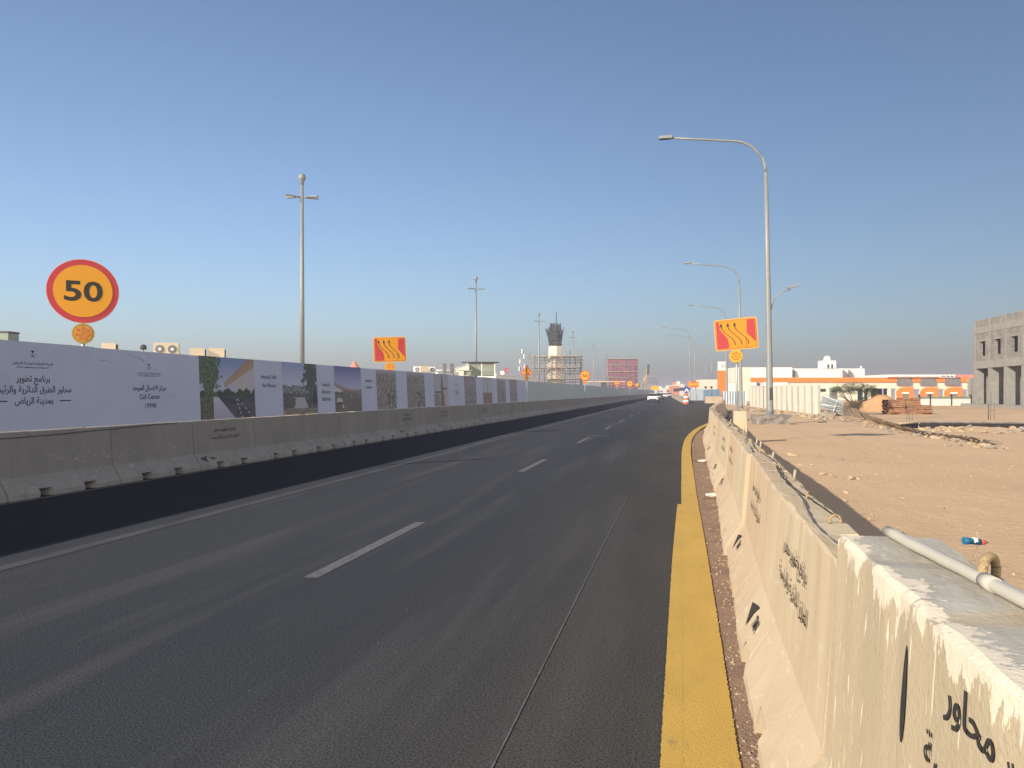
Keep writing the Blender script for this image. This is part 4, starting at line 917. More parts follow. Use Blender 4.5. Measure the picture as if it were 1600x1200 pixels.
# ------------------------------------------------------------------ beyond the sand: station, pylon, mosque tower, fences
zc = 140; k_ = zc / F
def X_(u): return (u - 1300) * k_
def Z_(v): return zof(v, zc)
s = thing('service_station', wpos(1300, zc), 'long white service station with orange fascia and orange door portals', 'building', None, PSI)
ops = [(1361, 1387.5, 607, 'black'), (1392, 1400, 607, 'black'), (1424.5, 1437, 608, 'black'), (1462.5, 1474.5, 608, 'black'), (1500.5, 1511.5, 608.5, 'black'), (1340, 1357, 607, 'teal')]
ops.sort()
base = 0
cur = 1150
def wallbit(u0, u1, z0, z1, m='cream_wall', y0=0, y1=.4, name='wall'): return MB().box(X_(u0), X_(u1), y0, y1, z0, z1).build(name, m, s)
for a, c, v, m in ops:
    wallbit(cur, a, 0, Z_(597)); wallbit(a + .02, c - .02, Z_(v), Z_(597)); wallbit(a - .3, c + .3, 0, Z_(v) - .02, m, 2.4, 2.6, 'back_wall'); wallbit(a - .3, c + .3, Z_(v) - .018, Z_(v) - .004 + .2, 'dark_grey', .42, 2.6, 'ceiling'); cur = c
    if m == 'black' and c - a > 12: wallbit((a + c) / 2 + 4, (a + c) / 2 + 4.6, 0, Z_(v) - .03, 'white_paint', 2.0, 2.1, 'door_post')
wallbit(cur, 1540, 0, Z_(597))
for a, c in ((1173, 1401), (1424, 1437.6), (1462, 1476), (1500, 1535)): wallbit(a, c, Z_(597) + .004, Z_(590), 'orange_wall', -.25, .5, 'fascia')
wallbit(1150, 1172.8, Z_(597) + .004, Z_(575), 'cream_wall', 0, 6)
for a, c in ((1401.2, 1423.8), (1437.8, 1461.8), (1476.2, 1499.8)):
    o = wallbit(a, c, Z_(602.5), Z_(591.5), 'window_grey', -.3, .6, 'window'); 
    for q in range(1, 3): MB().box(X_(a + (c - a) * q / 3) - .05, X_(a + (c - a) * q / 3) + .05, -.33, -.302, Z_(602.5), Z_(591.5)).build('mullion', 'lamp_grey', o)
for a, c in ((1400, 1424.3), (1437.2, 1462.3), (1475, 1500.2)):
    w = X_(c) - X_(a); h = Z_(605); P = [(X_(a) + .25, 0), (X_(c), 0), (X_(c), h), (X_(a) + w * .55, h)] + [(X_(a) + w * (.55 - .55 * math.sin(R(q))), h - h * .38 * (1 - math.cos(R(q)))) for q in (25, 50, 75, 90)]
    o = MB().prism(P, -.7, -.02).build('portal', 'orange_wall', s)
    MB().box(X_(a) + w * .30, X_(a) + w * .66, -.75, -.705, 0, h * .52).build('door', 'window_grey', o); MB().box(X_(a) + w * .26, X_(a) + w * .70, -.8, -.705, h * .53, h * .64).build('door_sign', 'white_paint', o)
wallbit(1383, 1490, Z_(590) + .004, Z_(585.5), 'white_paint', -.6, 8, 'roof_edge'); wallbit(1385, 1465, Z_(590) + .006, Z_(588.6), 'pink_roof', -.63, -.605, 'roof_trim'); wallbit(1490.2, 1534, Z_(590) + .004, Z_(585.5), 'pink_roof', -.3, 8, 'roof_edge')
b = text_child(s, 'lettering', ['محطة الخدمة'], .55, 'ink', (X_(1478), -.62, Z_(588)))
bpy.data.objects.remove(b)
for k in range(7): MB().box(X_(1467) + k * .36, X_(1467) + k * .36 + .22 + .08 * (k % 2), -.64, -.61, Z_(589.3) + .02 * (k % 3), Z_(587.6) + .1 * (k % 2)).build('roof_letter', 'window_grey', s)
wallbit(1281.5, 1290, Z_(612), Z_(607.5), 'glass_dark', -.05, -.003, 'window'); wallbit(1296, 1308, 0, Z_(606), 'window_grey', -.05, -.003, 'door')
wallbit(1172, 1230, Z_(603), Z_(597.5), 'white_paint', -.4, -.05, 'sign_board')
for u, w, h in ((1181, 2.2, .55), (1185.5, 1.2, .7), (1189, .8, .6)): MB().box(X_(u), X_(u) + w * .15, -.43, -.405, Z_(602), Z_(602) + h).build('sign_letter', 'lamp_grey', s)
o = MB().box(X_(1181.5), X_(1186), -.43, -.402, Z_(602.4), Z_(598.8)).build('sign_letter', 'dark_grey', s)
s2 = thing('white_building', wpos(1300, 165), 'large white flat building with a small domed tower behind the station', 'building', None, PSI); k2 = 165 / F; X2 = lambda u: (u - 1300) * k2; Zz = lambda v: zof(v, 165)
MB().box(X2(1152), X2(1238), 0, 12, 0, Zz(574)).build('wall', 'white_paint', s2); MB().box(X2(1238.2), X2(1355), 1.2, 14, 0, Zz(575.5)).build('wall', 'white_paint', s2)
t = MB().box(X2(1289.5), X2(1309.5), 1.0, 4, Zz(575.6), Zz(563)).build('tower', 'white_paint', s2)
for u in (1297, 1303): MB().box(X2(u - 1.3), X2(u + 1.3), .93, .99, Zz(575), Zz(569)).build('opening', 'dark_grey', t)
MB().lathe([(.75, 0), (.78, .3), (.7, .7), (.45, 1.0), (.0, 1.12)], 16, c=(X2(1300), 2.5, Zz(563) + .003)).build('dome', 'white_paint', t)
for u in (1241, 1320, 1329): MB().prism([(X2(u), Zz(589)), (X2(u + 5), Zz(589)), (X2(u + 4.3), Zz(582)), (X2(u), Zz(577.5))], .6, 1.15).build('fin', 'window_grey', s2)
MB().lathe([(.0, 0), (.2, .1), (.26, .3), (.2, .5), (.0, .56)], 10, c=(X2(1352), 2, Zz(575.5))).build('roof_ball', 'white_paint', s2)
# pylon
p = wpos(1129, 128); k3 = 128 / F; s = thing('station_pylon', p, 'orange pylon sign with a white head behind the metal fence', 'sign', None, PSI)
w = 13.5 * k3 / 2; zt, zm = zof(565, 128), zof(579, 128)
MB().box(-w, w, -.3, .3, 0, zm).build('lower_panel', 'orange_wall', s); o = MB().box(-w - .01, w + .01, -.31, .31, zm + .003, zt).build('head_panel', 'white_paint', s)
b = MB(); zz = (zm + zt) / 2
for a in range(4): q = R(90 * a + 30); b.poly([(.0 + .1 * math.cos(q), -.32, zz + .1 * math.sin(q)), (.42 * math.cos(q + .25), -.32, zz + .36 * math.sin(q + .25)), (.42 * math.cos(q + .75), -.32, zz + .36 * math.sin(q + .75)), (.1 * math.cos(q + 1), -.32, zz + .1 * math.sin(q + 1))])
b.build('emblem', 'lamp_grey', o)
p = wpos(1109.5, 190); s = thing('cream_building', p, 'plain cream block building behind the grey blue fence', 'building', None, PSI); k4 = 190 / F
MB().box(-11.5 * k4, 11.5 * k4, 0, 8, 0, zof(593, 190)).build('wall', 'cream_wall', s)
for u in (-7, 2): MB().box(u * k4 - .25, u * k4 + .25, -.04, -.003, zof(607, 190), zof(603.5, 190)).build('window', 'glass_dark', s)
for u, h in ((-9, 1), (-3, 2.4), (4, 3), (7, 2), (10, 3)): MB().tube([(u * k4, 1, zof(593, 190)), (u * k4 + .3, 1, zof(593, 190) + h * 1.6)], .05, 4).build('roof_bar', 'lamp_grey', s)
rs = random.Random(12)
for i, (u, w, v, z, m, lb) in enumerate(((1092, 20, 606, 260, 'cream_wall', 'low far cream house behind the arrow board'), (1057, 9, 603, 330, 'pink_roof', 'low far reddish house at the end of the road'), (1064, 10, 601, 360, 'cream_wall', 'far cream house in the haze past the barrier row'), (1047, 12, 607, 420, 'cream_wall', 'low distant house in the haze ahead of the cars'), (1034, 14, 608, 460, 'white_paint', 'distant white shed in the haze beyond the far scaffold'), (1146, 16, 609, 300, 'beige_metal', 'far beige house beyond the blue fence'))):
    kk = z / F; s = thing('far_house', wpos(u, z), lb, 'house', None, PSI); h = zof(v, z); MB().box(-w * kk / 2, w * kk / 2, 0, 10, 0, h).build('wall', m, s)
    MB().box(-w * kk / 2 - .2, w * kk / 2 + .2, -.2, 10.2, h + .004, h + .3).build('roof', 'white_paint', s)
    MB().box(-w * kk * .3, w * kk * .1, 3, 6, h + .304, h + 1.6).build('stair_house', m, s)
    for q in (-.3, 0, .3): MB().box(q * w * kk - .5, q * w * kk + .5, -.06, -.003, h * .45, h * .75).build('window', 'glass_dark', s)
# fences across the closed lane
def sheet_run(name, a, b_, h, m, label, pitch=.25, sheet=1.2, tilt=None, cat='fence', corrd=.03):
    d_ = b_ - a; n = max(1, round(d_.length / sheet)); L1 = d_.length / n; s = thing(name, a, label, cat, None, math.atan2(-d_.x, d_.y)); me = corr(L1 - .01, h, pitch, corrd).mesh('fence_sheet', m)
    for k in range(n):
        o = put('fence_sheet', me, s, (rnd.uniform(-.02, .02), k * L1, rnd.uniform(-.03, .02))); o.rotation_euler = (0, (tilt(k / n) if tilt else 0) + rnd.uniform(-.012, .012), rnd.uniform(-.006, .006))
    for k in range(0, n + 1, 2): MB().box(.08, .13, k * L1 - .03, k * L1 + .03, -.1, h * .95).build('fence_post', 'galv', s)
    return s
a = wpos(1099, 150); b_ = wpos(1077, 152); sheet_run('blue_grey_fence', a, b_, 2.2, 'sheet_grey', 'grey blue sheet fence closing off the lane behind the barrel', .3, 1.3)
a = wpos(1125, 112); b_ = wpos(1099, 148); sheet_run('dark_blue_fence', a, b_, 2.1, 'sheet_blue', 'dark blue sheet fence running back beside the lamp pole', .3, 1.3)
a = wpos(1166, 95); b_ = wpos(1128, 105); s = thing('picket_fence', a, 'fence of alternating blue and white pickets beyond the sign pole', 'fence', None, math.atan2((b_ - a).y, (b_ - a).x)); n = 18
for k in range(n): MB().box(k * (b_ - a).length / n, (k + .82) * (b_ - a).length / n, -.02, .02, .0, 1.75).build('picket', ('white_paint', 'sheet_blue')[k % 2], s)
# white sheet fence and its fallen continuation
a = wpos(1282, 55); b_ = wpos(1172, 87)
ws = sheet_run('white_sheet_fence', b_, a, 2.25, 'sheet_white', 'cream white sheet fence with buckled panels beyond the street lamp', .6, 1.15, corrd=.003)
o = text_child(ws, 'stencil_writing', ['5', '4', '4'], .28, 'sign_line', (0, 0, 0), gap=1.2); o.matrix_local = Matrix.Translation((-.04, (a - b_).length - .9, 1.25)) @ Matrix.Rotation(R(-90), 4, 'Z') @ Matrix.Diagonal((.8, 1, 1, 1)); 
o = text_child(ws, 'painted_writing', ['برنامج تطوير محاور الطرق'], .34, 'ink', (0, 0, 0), wide=1.9); o.matrix_local = Matrix.Translation((-.05, (a - b_).length * .53, 2.12)) @ Matrix.Rotation(R(-90), 4, 'Z')
pts = [wpos(1339, 50), gnd(1400, 668), gnd(1460, 680), gnd(1520, 688), gnd(1566, 696)]
FF = thing('fallen_fence', pts[0], 'long brown sheet fence fallen over beside the foundation pit', 'fence')
me = corr(1.27, 1.0, .42, .06).mesh('fence_sheet', 'brown_sheet'); tot = sum((q - p).length for p, q in zip(pts, pts[1:])); dist = 0
for p, q in zip(pts, pts[1:]):
    L1 = (q - p).length; n = max(1, round(L1 / 1.25))
    for k in range(n):
        c = p.lerp(q, k / n) - pts[0]; f_ = (dist + L1 * k / n) / tot; o = put('fence_sheet', me, FF, (c.x, c.y, -.03)); d_ = (q - p).normalized()
        o.rotation_euler = (0, R(28 + 42 * min(1, f_ * 1.3) + rnd.uniform(-5, 5)), math.atan2(-d_.x, d_.y) + rnd.uniform(-.04, .04)); o.scale = (1, 1, .72 - .22 * f_)
    for k in range(n):
        c0 = p.lerp(q, k / n) - pts[0]; c1 = p.lerp(q, (k + 1) / n) - pts[0]; f_ = (dist + L1 * k / n) / tot
        MB().tube([c0 + Vector((-.06, 0, .04)), c1 + Vector((-.06, 0, .04))], .05 if f_ < .45 else .07, 6).build('rail', 'white_paint' if .08 < f_ < .42 else 'brown_sheet', FF)
    dist += L1
# upright dark board and a tangle of bent frame at the break
p = wpos(1327, 51.5); b = MB(); b.prism([(-.48, 0), (.40, 0), (.42, .55), (.28, .95), (-.28, .98), (-.46, .6)], 0, .12); b = b.build('broken_panel', 'brown_sheet', None, (p.x, p.y, -.02), PSI + .3); b.rotation_euler.x = R(-8); tag(b, 'dark broken board propped upright where the fence has fallen', 'board')
s = thing('bent_frame', wpos(1300, 54), 'tangle of bent white rails between the white fence and the broken board', 'frame', None, PSI)
for k, (x0, z0, x1, z1) in enumerate(((-.8, 1.45, 1.3, .75), (-.8, 1.2, 1.1, .55), (-.7, .75, 1.2, .6), (-.6, 1.5, .9, 1.25), (.2, .1, .5, .95))): MB().tube([(x0, .1 * k, z0), ((x0 + x1) / 2, .1 * k, (z0 + z1) / 2 - .06), (x1, .1 * k, z1)], .025, 6).build('rail', ('white_paint', 'galv')[k % 2], s)
MB().box(-.75, .9, .5, .54, .35, 1.2, 0, Matrix.Rotation(R(14), 4, 'Y')).build('sheet', 'sheet_grey', s)

# grey unfinished block building
BX = 32.2; ya, yb = 64.0, 94.5
s = thing('unfinished_building', (BX, ya, 0), 'unfinished two storey grey concrete block building with open colonnade', 'building')
Lb = yb - ya; HB_ = 9.5; bay = 4.05
MB().box(1.5, 14, 0, Lb, .352, 4.197).build('ground_floor_wall', 'block_wall', s)
wy = [Lb - 2.2 - bay * k - .3 for k in range(8)]
MB().box(.3, 1.497, Lb - .28, Lb - .02, .352, 4.197).build('end_wall', 'block_wall', s); MB().box(-.05, 14, -.05, Lb + .05, 4.2, 5.0).build('floor_beam', 'concrete', s)
cur = 0
for y in sorted(wy):
    if y - .75 > cur: MB().box(0, .3, cur, y - .75, 5.003, 8.0).build('upper_wall', 'block_wall', s)
    MB().box(0, .3, y - .75, y + .75, 5.003, 5.55).build('upper_wall', 'block_wall', s); MB().box(0, .3, y - .75, y + .75, 7.2, 8.0).build('upper_wall', 'block_wall', s); cur = y + .75
    MB().box(-.04, .34, y - .95, y + .95, 7.12, 7.3).build('lintel', 'concrete', s)
    MB().box(2.5, 2.6, y - 1.6, y + 1.6, 5.01, 8.0).build('inner_wall', 'bitumen', s)
MB().box(0, .3, cur, Lb, 5.003, 8.0).build('upper_wall', 'block_wall', s)
MB().box(.31, 14, Lb - .3, Lb, 5.003, 8.0).build('upper_wall', 'block_wall', s); MB().box(.31, 14, 0, .3, 5.003, 8.0).build('upper_wall', 'block_wall', s)
MB().box(-.04, 14, -.04, Lb + .04, 8.003, 8.7).build('roof_beam', 'concrete', s)
MB().box(0, .25, 0, Lb, 8.703, HB_ - .05).build('parapet', 'block_wall', s); MB().box(.26, 14, Lb - .25, Lb, 8.703, HB_ - .05).build('parapet', 'block_wall', s)
k = 0; y = Lb - .75
while y > 0:
    MB().box(-.02, .75, y, y + .72, 0, 4.197).build('column', 'concrete', s); MB().box(-.025, .3, y + .15, y + .5, 5.006, 7.997).build('upper_column', 'concrete', s); MB().box(-.03, .28, y + .1, y + .5, 8.706, HB_).build('parapet_column', 'concrete', s); y -= bay
MB().box(-1.0, 14.5, -.5, Lb + 1, 0, .35).build('plinth', 'concrete', s)
p = wpos(1526, 100); s = thing('block_wall', p, 'low grey block wall standing behind the unfinished building', 'wall', None, PSI); MB().box(-.75, 1.6, 0, .3, 0, 3.4).build('block_face', 'block_wall', s); MB().box(-1.0, -.75, -.05, .35, 0, 3.45).build('corner_post', 'concrete', s)
p0, p1 = wpos(1436, 92), wpos(1519, 92); s = thing('low_white_wall', p0, 'low white boundary wall with a grey rail in front of the station', 'wall', None, PSI); w = (p1 - p0).length
MB().box(0, w, 0, .2, 0, .82).build('wall', 'white_paint', s); MB().box(0, w, .02, .18, .823, 1.1).build('rail', 'green_net', s)
for q in (0, .2, .6, .97): MB().box(q * w, q * w + .14, -.03, .23, 0, 1.35).build('post', 'dark_grey', s)

# foundation beam with its black coated face, starter bars
e = BEAM1 - BEAM0; L1 = e.length; rz = math.atan2(e.y, e.x); s = thing('foundation_beam', BEAM0, 'long foundation beam with black coated face along the pit', 'foundation', None, rz)
b = MB(); n = 40; V = []
for k in range(n + 1): h = .06 + .06 * noise.noise((k * .5, 2, 0)); V += [(L1 * k / n, -.06, -1.0), (L1 * k / n, -.06, -.03 + h * .4), (L1 * k / n, .3, -.01 + h), (L1 * k / n, .3, -1.0)]
b.add(V, [(4 * k + i, 4 * k + 4 + i, 4 * k + 5 + i, 4 * k + 1 + i) for k in range(n) for i in (0,)], 0); b.build('coated_face', 'bitumen', s)
b = MB(); b.add(V, [(4 * k + i, 4 * k + 4 + i, 4 * k + 5 + i, 4 * k + 1 + i) for k in range(n) for i in (1, 2)]); b.build('beam_top', 'raw_concrete', s)
q = wpos(1402, 36.5) - BEAM0; c_ = Matrix.Rotation(-rz, 3, 'Z') @ q
V = [(c_.x, c_.y, -.5), (-.1, -.1, -1), (-.1, -.1, .0), (c_.x, c_.y, .06)]; MB().add(V, [(0, 1, 2, 3)]).build('coated_return', 'bitumen', s)
V = [(c_.x, c_.y, .07), (-.1, -.1, .01), (-.1, .2, .03), (c_.x, c_.y + .3, .06)]; MB().add(V, [(0, 1, 2, 3)]).build('return_top', 'raw_concrete', s)
for u, z in ((1421, 44), (1549, 45)):
    p = wpos(u, z); t = thing('starter_bars', p, 'bundle of thin rusty column starter bars ' + ('in front of the pallet piles' if u < 1500 else 'in front of the grey building'), 'rebar', None, PSI); kk = z / F
    for x, y, h in ((-4, 0, .95), (-1.2, .2, .9), (1.5, .1, .95), (4.2, 0, 1.0)) if u < 1500 else ((-5, 0, 1.0), (-1, .2, .85), (.6, .1, 1.7), (4.2, 0, 1.0)): MB().tube([(x * kk, y, -.1), (x * kk + .01, y, h)], .014, 5).build('bar', 'rebar', t)
    MB().tube([(-4 * kk, 0, .55), (4.2 * kk, 0, .55)], .009, 4).build('tie', 'rebar', t)
# pallets
p = wpos(1417, 57)
dk = MB()
for x in range(6): dk.box(-.6 + x * .205, -.6 + x * .205 + .16, -.5, .5, .105, .13)
dkm = dk.mesh('deck', 'pallet_wood'); rn = MB().box(-.6, .6, -.04, .04, 0, .103).mesh('runner', 'pallet_wood'); bmh = MB()
r = random.Random(8)
for col, (du, n) in enumerate(((-19, 8), (4, 9), (23, 5))):
    for k in range(n):
        q = wpos(1416 + du + r.uniform(-1.5, 1.5), 56 + r.uniform(-.1, .1)); t = thing('wooden_pallet', (q.x, q.y, k * .133), 'weathered wooden pallet, %s from the bottom in the %s pile' % (ORD[k], ('tall pile nearest the sand mound', 'tallest', 'short')[col].replace(' pile nearest the sand mound', ' mound side')), 'pallet', 'pallets piled beside the sand mound', PSI + r.uniform(-.12, .12)); t.scale = (1.02, 1, 1); t.rotation_euler.y = r.uniform(-.02, .02)
        put('deck', dkm, t)
        for y in (-.44, 0, .44): put('runner', rn, t, (0, y, 0))
# sand mounds
def mound(u, zc_, w, h, label, seed):
    p = wpos(u, zc_); b = MB(); n = 30; V = []
    for j in range(n + 1):
        for i in range(n + 1):
            x, y = (i / n - .5) * 2.4, (j / n - .5) * 2.4; d_ = math.hypot(x, y); z = h * max(0, 1 - smooth(.15, 1.1, d_ + .18 * noise.noise((x * 1.5, y * 1.5, seed)))) + .03 * noise.noise((x * 6, y * 6, seed)) - .05; V.append((x * w / 2, y * w / 2 * .8, z))
    b.add(V, [(j * (n + 1) + i, j * (n + 1) + i + 1, (j + 1) * (n + 1) + i + 1, (j + 1) * (n + 1) + i) for j in range(n) for i in range(n)], 0, True); tag(b.build('sand_mound', 'mound_sand', None, p), label, 'sand mound')
mound(1376, 64, 3.6, 1.45, 'large heap of orange sand beside the piled pallets', 1); mound(1318, 62, 2.0, 1.0, 'small heap of sand behind the green shrub', 2)
# shrub
p = wpos(1335, 55); s = thing('acacia_shrub', p, 'sparse spreading green shrub behind the broken board', 'shrub'); r = random.Random(2)
tr = MB(); tips = []
for k in range(15):
    a = r.uniform(0, 6.28); l = r.uniform(.8, 1.6); z = r.uniform(1.35, 2.2); m_ = (.35 * l * math.cos(a), .3 * l * math.sin(a), .95); e_ = (l * math.cos(a), l * .8 * math.sin(a), z); tr.tube([(0, 0, 0), m_, e_], [.05, .03, .012], 6); tips.append((m_, e_))
tr.build('trunk', 'bark', s)
lf = MB()
k = 0
while k < 9000:
    a = r.uniform(0, 6.28); q = r.random() ** .5; c = Vector((1.55 * q * math.cos(a), 1.15 * q * math.sin(a), 1.72 + .35 * (1 - q) + r.gauss(0, .19)))
    if noise.noise(Vector((c.x * 2.1, c.y * 2.1, c.z * 5.5))) < r.uniform(-.12, .25): continue
    k += 1; a = r.uniform(0, 6.28); q = r.uniform(.022, .055); u_ = Vector((math.cos(a), math.sin(a), r.uniform(-.3, .5))) * q; v_ = Vector((-math.sin(a), math.cos(a), r.uniform(-.5, .5))) * q * .5
    lf.add([c - u_, c + v_, c + u_, c - v_], [(0, 1, 2, 3)])
lf.build('crown', 'leaf', s)['kind'] = 'stuff'
s = thing('dry_bush', wpos(1336, 50.6), 'dry brown bush with drooping twigs at the broken fence', 'bush'); b = MB()
for k in range(160):
    a = r.uniform(0, 6.28); l = r.uniform(.2, .55); b.tube([(r.uniform(-.3, .3), r.uniform(-.2, .2), .3), (l * .6 * math.cos(a), l * .6 * math.sin(a), r.uniform(.6, 1.15)), (l * math.cos(a), l * math.sin(a), r.uniform(.4, 1.0))], .008, 3, sm=False)
b.build('twigs', 'bark', s)['kind'] = 'stuff'; MB().tube([(0, 0, 0), (.02, 0, .5)], [.06, .03], 6).build('stem', 'bark', s)

# ------------------------------------------------------------------ stones and rubble
def rock_mesh(seed, m):
    r = random.Random(seed); bm = bmesh.new(); bmesh.ops.create_icosphere(bm, subdivisions=2, radius=1)
    for v in bm.verts: v.co *= 1 + .75 * noise.noise(v.co * 1.1 + Vector((seed * 3.7, 0, 0))) + .25 * noise.noise(v.co * 3 + Vector((seed, 2, 0))); v.co.z *= .6; v.co.x *= 1.25
    me = bpy.data.meshes.new('rock'); bm.to_mesh(me); bm.free(); me.materials.append(MATS[m]); return me
RK = [rock_mesh(s_, 'rock') for s_ in range(4)]; RG = [rock_mesh(s_ + 9, 'rock_grey') for s_ in range(4)]
def rock(x, y, s_, ms, label, grp):
    o = put('stone', rnd.choice(ms), None, (x, y, gz(x, y) + s_ * .25), rnd.uniform(0, 6)); o.scale = (s_, s_ * rnd.uniform(.6, 1), s_ * rnd.uniform(.7, 1)); tag(o, label, 'stone', grp)
for u, v, s_ in ((1285, 741, .06), (1297, 742, .06), (1303, 745, .05), (1330, 748, .09), (1341, 748, .05), (1314, 719, .06), (1280, 714, .035), (1250, 726, .05), (1268, 726, .04), (1236, 711, .10), (1244, 712, .06), (1372, 696, .05), (1388, 749, .03), (1410, 778, .03), (1475, 792, .03), (1331, 778, .03), (1362, 805, .03), (1318, 783, .04), (1298, 722, .03), (1322, 770, .04)):
    p = gnd(u, v); rock(p.x, p.y, s_, RG if (u in (1280, 1314)) else RK, 'small loose stone lying on the open sand', 'loose stones on the sand')
for k in range(70):
    t = rnd.random(); u = 1165 + 125 * t; v = 640 + 14 * t + rnd.gauss(0, 2.2); p = gnd(u, v); rock(p.x, p.y, rnd.uniform(.07, .22), rnd.choice((RK, RG)), 'rubble stone along the foot of the white sheet fence', 'rubble under the white fence')
for k in range(90):
    t = rnd.random(); P = [(1288, 650), (1345, 658), (1400, 672), (1470, 685), (1570, 700)]; i = min(3, int(t * 4)); f_ = t * 4 - i; u = P[i][0] + (P[i + 1][0] - P[i][0]) * f_; v = P[i][1] + (P[i + 1][1] - P[i][1]) * f_ + abs(rnd.gauss(0, 3)); p = gnd(u, v); rock(p.x, p.y, rnd.uniform(.04, .14), rnd.choice((RK, RK, RG)), 'rubble stone along the fallen brown fence', 'rubble along the fallen fence')
for k in range(60):
    p = wpos(rnd.uniform(1440, 1620), rnd.uniform(30, 36)); rock(p.x, p.y, rnd.uniform(.04, .16), rnd.choice((RK, RK, RK, RG)), 'rubble stone in the foundation pit', 'rubble in the pit')
for k in range(26):
    p = wpos(rnd.uniform(1290, 1322), rnd.uniform(51, 57)); rock(p.x, p.y, rnd.uniform(.12, .4), RG, 'grey broken lump in the heap beside the bent rails', 'grey lumps by the bent rails')
for k in range(34):
    p = wpos(rnd.uniform(1122, 1175), rnd.uniform(42, 62)); rock(p.x, p.y, rnd.uniform(.1, .35), RG, 'grey broken lump in the heap behind the turning barriers', 'grey lumps behind the barriers')
# gravel on the verge and over the sand
def scatter(name, n, fn, smin, smax, m, seed):
    r = random.Random(seed); b = MB()
    for k in range(n):
        x, y, z = fn(r); q = smin + (smax - smin) * r.random() ** 3; a = r.uniform(0, 6.28)
        V = [(x + q * math.cos(a + t) * r.uniform(.7, 1.2), y + q * math.sin(a + t) * r.uniform(.7, 1.2), z) for t in (0, 1.57, 3.14, 4.71)] + [(x + q * .2, y, z + q * r.uniform(.5, .9))]
        b.add(V, [(0, 1, 4), (1, 2, 4), (2, 3, 4), (3, 0, 4)])
    return struct(b.build(name, m), 'stuff')
def verge(r):
    y = 1.8 + 28 * r.random() ** 1.7; a = .17 + .012 * y; c = path_x(y) + .05; return (a + (c - a) * r.random() ** .6, y, .004)
scatter('verge_gravel', 1500, verge, .003, .016, 'rock', 1); scatter('verge_gravel', 900, verge, .003, .013, 'rock_grey', 2)
def open_sand(r):
    y = 3 + 47 * r.random() ** .8; x = 1.5 + path_x(min(y, 33)) + (y * .55) * r.random() ** .9; return (x, y, gz(x, y))
scatter('sand_pebbles', 1800, open_sand, .008, .035, 'rock', 3); scatter('sand_pebbles', 700, open_sand, .006, .03, 'rock_grey', 4)
def onroad(r): y = 2 + 26 * r.random() ** 1.6; return (-8.5 + 8.3 * r.random(), y, .001)
scatter('road_grit', 260, onroad, .002, .005, 'rock_grey', 5)
# bits of rubbish against the barrier foot
for u, v, l in ((1117, 776, 'crumpled pale wrapper against the barrier foot'), (1100, 722, 'small white scrap lying beside the yellow line')):
    p = gnd(u, v); bm = bmesh.new(); bmesh.ops.create_icosphere(bm, subdivisions=2, radius=.07)
    for q in bm.verts: q.co *= 1 + .6 * noise.noise(q.co * 25); q.co.z *= .4; q.co.x *= 1.5
    me = bpy.data.meshes.new('wrapper'); bm.to_mesh(me); bm.free(); me.materials.append(MATS['paint_white']); o = put('wrapper', me, None, (p.x - .03, p.y, .03)); tag(o, l, 'litter')
for u, v in ((1112, 781), (1095, 724), (1088, 721)):
    p = gnd(u, v); o = MB().tube([(-.14, 0, .012), (-.03, .02, .02), (.05, -.01, .012), (.13, .02, .014)], .008, 5).build('twig', 'bark', None, (p.x, p.y, .004), rnd.uniform(-.4, .4)); tag(o, 'thin dark twig lying on the dirt verge', 'twig', 'twigs on the verge')

# ------------------------------------------------------------------ pipes, cables and lifting loops on the barriers
def wob(pts, a=.006, k=5):
    out = []
    for p, q in zip(pts, pts[1:]):
        for i in range(k): c = Vector(p).lerp(Vector(q), i / k); out.append(c + Vector((a * noise.noise(c * 9), 0, a * .4 * noise.noise(c * 7 + Vector((5, 0, 0))))))
    return out + [Vector(pts[-1])]
tag(MB().tube(wob([(.90, .5, 1.118), (.84, 1.2, 1.118), (.785, 1.98, 1.118), (.735, 2.5, 1.12), (.70, 2.84, 1.125)], .004), .0175, 12).build('grey_pipe', 'pipe_grey'), 'thick grey plastic pipe lying along the paint splashed barrier', 'pipe')
MB().tube([(.767, 2.18, 1.1185), (.772, 2.12, 1.1185)], .0205, 14).build('pipe_socket', 'pipe_grey', S.objects['grey_pipe'])
tag(MB().tube(wob([(.945, .5, 1.11), (.885, 1.2, 1.11), (.826, 1.98, 1.11), (.778, 2.5, 1.11), (.745, 2.84, 1.115)], .004), .0095, 10).build('grey_pipe', 'pipe_grey'), 'thin grey plastic pipe beside the thick one on the splashed barrier', 'pipe')
cab = [(path_x(y) + .30 + .035 * math.sin(y * 1.3) + .02 * math.sin(y * 3.1), y, 1.012) for y in [2.95 + .35 * k for k in range(86)]]
tag(MB().tube(wob(cab, .012, 3), .0065, 6).build('cable', 'cable'), 'thin tan cable wandering along the tops of the cream barriers', 'cable')
cab = [(path_x(y) + .36 + .03 * math.sin(y * 1.9 + 1), y, 1.010) for y in [3.9 + .35 * k for k in range(70)]]
tag(MB().tube(wob(cab, .012, 3), .004, 5).build('cable', 'stencil_black'), 'thin black cable lying beside the tan one on the barriers', 'cable')
def loop(p, r, tr, label, m, rz=0, grp=None):
    b = MB().tube([(r * math.cos(R(a)), 0, r * .9 * math.sin(R(a)) + r * .45) for a in range(-35, 216, 12)], tr, 8).build('lifting_loop', m, None, p, rz); return tag(b, label, 'loop', grp)
loop((.80, 2.24, 1.107), .045, .0125, 'thick rope wound lifting loop on the paint splashed barrier', 'rope', R(50))
loop((.655, 2.83, 1.0), .03, .006, 'thin wire lifting loop at the end of the cream barriers', 'rope', R(60))
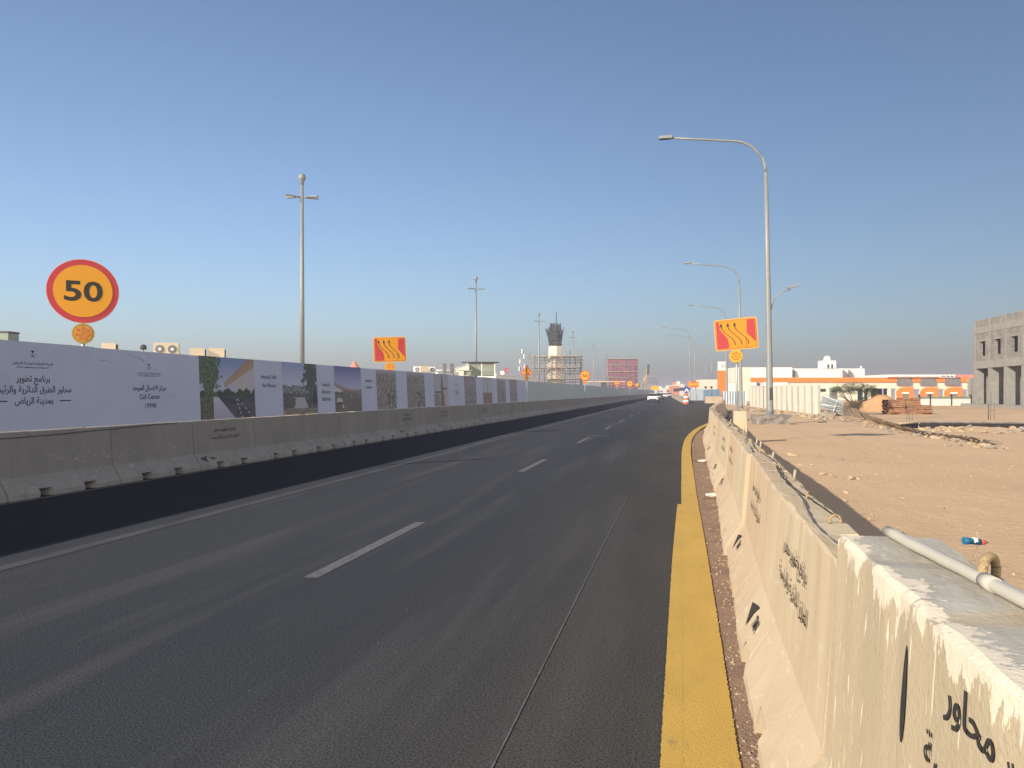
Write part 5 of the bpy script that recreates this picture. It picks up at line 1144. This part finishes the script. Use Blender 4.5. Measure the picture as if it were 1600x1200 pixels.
for k, yy in enumerate((3.75, 4.6, 6.3, 7.9, 9.6, 11.0, 12.6, 14.2)): loop((path_x(yy) + .36, yy, 1.0), .028, .006, 'small rusty wire loop standing on the cream barrier tops', 'rope', R(20 + 50 * (k % 3)), 'wire loops on the cream barriers')
for k, yy in enumerate((5.5, 7.1, 8.6, 9.2, 12.0, 15.5)): o = MB().tube([(0, 0, -.0), (.01, .005, .075)], .010, 6).build('stub_post', 'cable', None, (path_x(yy) + .39, yy, 1.0)); tag(o, 'short tan stub standing on the back edge of the cream barriers', 'stub', 'stubs on the cream barriers')
p = wpos(1525, 2.12, zof(847, 2.12))
s = thing('blue_tube', p, 'small blue plastic tube with a red tip held on a wire above the barrier', 'tube', None, PSI)
MB().tube([(-.034, 0, .004), (-.022, 0, .003), (-.021, 0, .003), (.012, 0, 0)], [.0098, .0098, .0085, .0085], 12).build('tube_body', 'blue_plastic', s); MB().tube([(.0125, 0, 0), (.024, 0, -.001), (.025, 0, -.001), (.036, 0, -.002)], [.0078, .0065, .003, .001], 10).build('tip', 'red_plastic', s)
MB().tube([(-.009, 0, .004), (.002, 0, .0035)], .0091, 12).build('label_band', 'white_paint', s)
MB().tube([(-.012, -.015, -.05), (-.006, -.008, -.03), (.008, 0, .0), (.002, .0, .03)], .0011, 5).build('wire', 'cable', s)
# cable drooping over the faces of the first barriers under the hoarding
yq = [(yh(u) - .0) for u in (-60, 0, 60, 120, 188, 250)]
tag(MB().tube([(XL - .20 + .0, y, z) for y, z in zip((8.2, 9.2, 10.2, 11.1, 12.2, 13.5), (.93, .915, .925, .945, .975, 1.0))], .006, 6).build('cable', 'stencil_black', None, (.0, 0, 0)), 'thin dark cable sagging across the barriers under the white hoarding', 'cable')

# ------------------------------------------------------------------ haze
hz = MB().box(-3100, 3100, -650, 5050, -3, 22).build('haze', [])
m = bpy.data.materials.new('haze_air'); m.use_nodes = True; n = m.node_tree.nodes; n.remove(n['Principled BSDF']); v = n.new('ShaderNodeVolumePrincipled'); v.inputs['Density'].default_value = .0011; v.inputs['Color'].default_value = (.92, .86, .96, 1); v.inputs['Anisotropy'].default_value = .2
m.node_tree.links.new(v.outputs[0], n['Material Output'].inputs['Volume']); hz.data.materials.append(m); struct(hz, 'stuff')
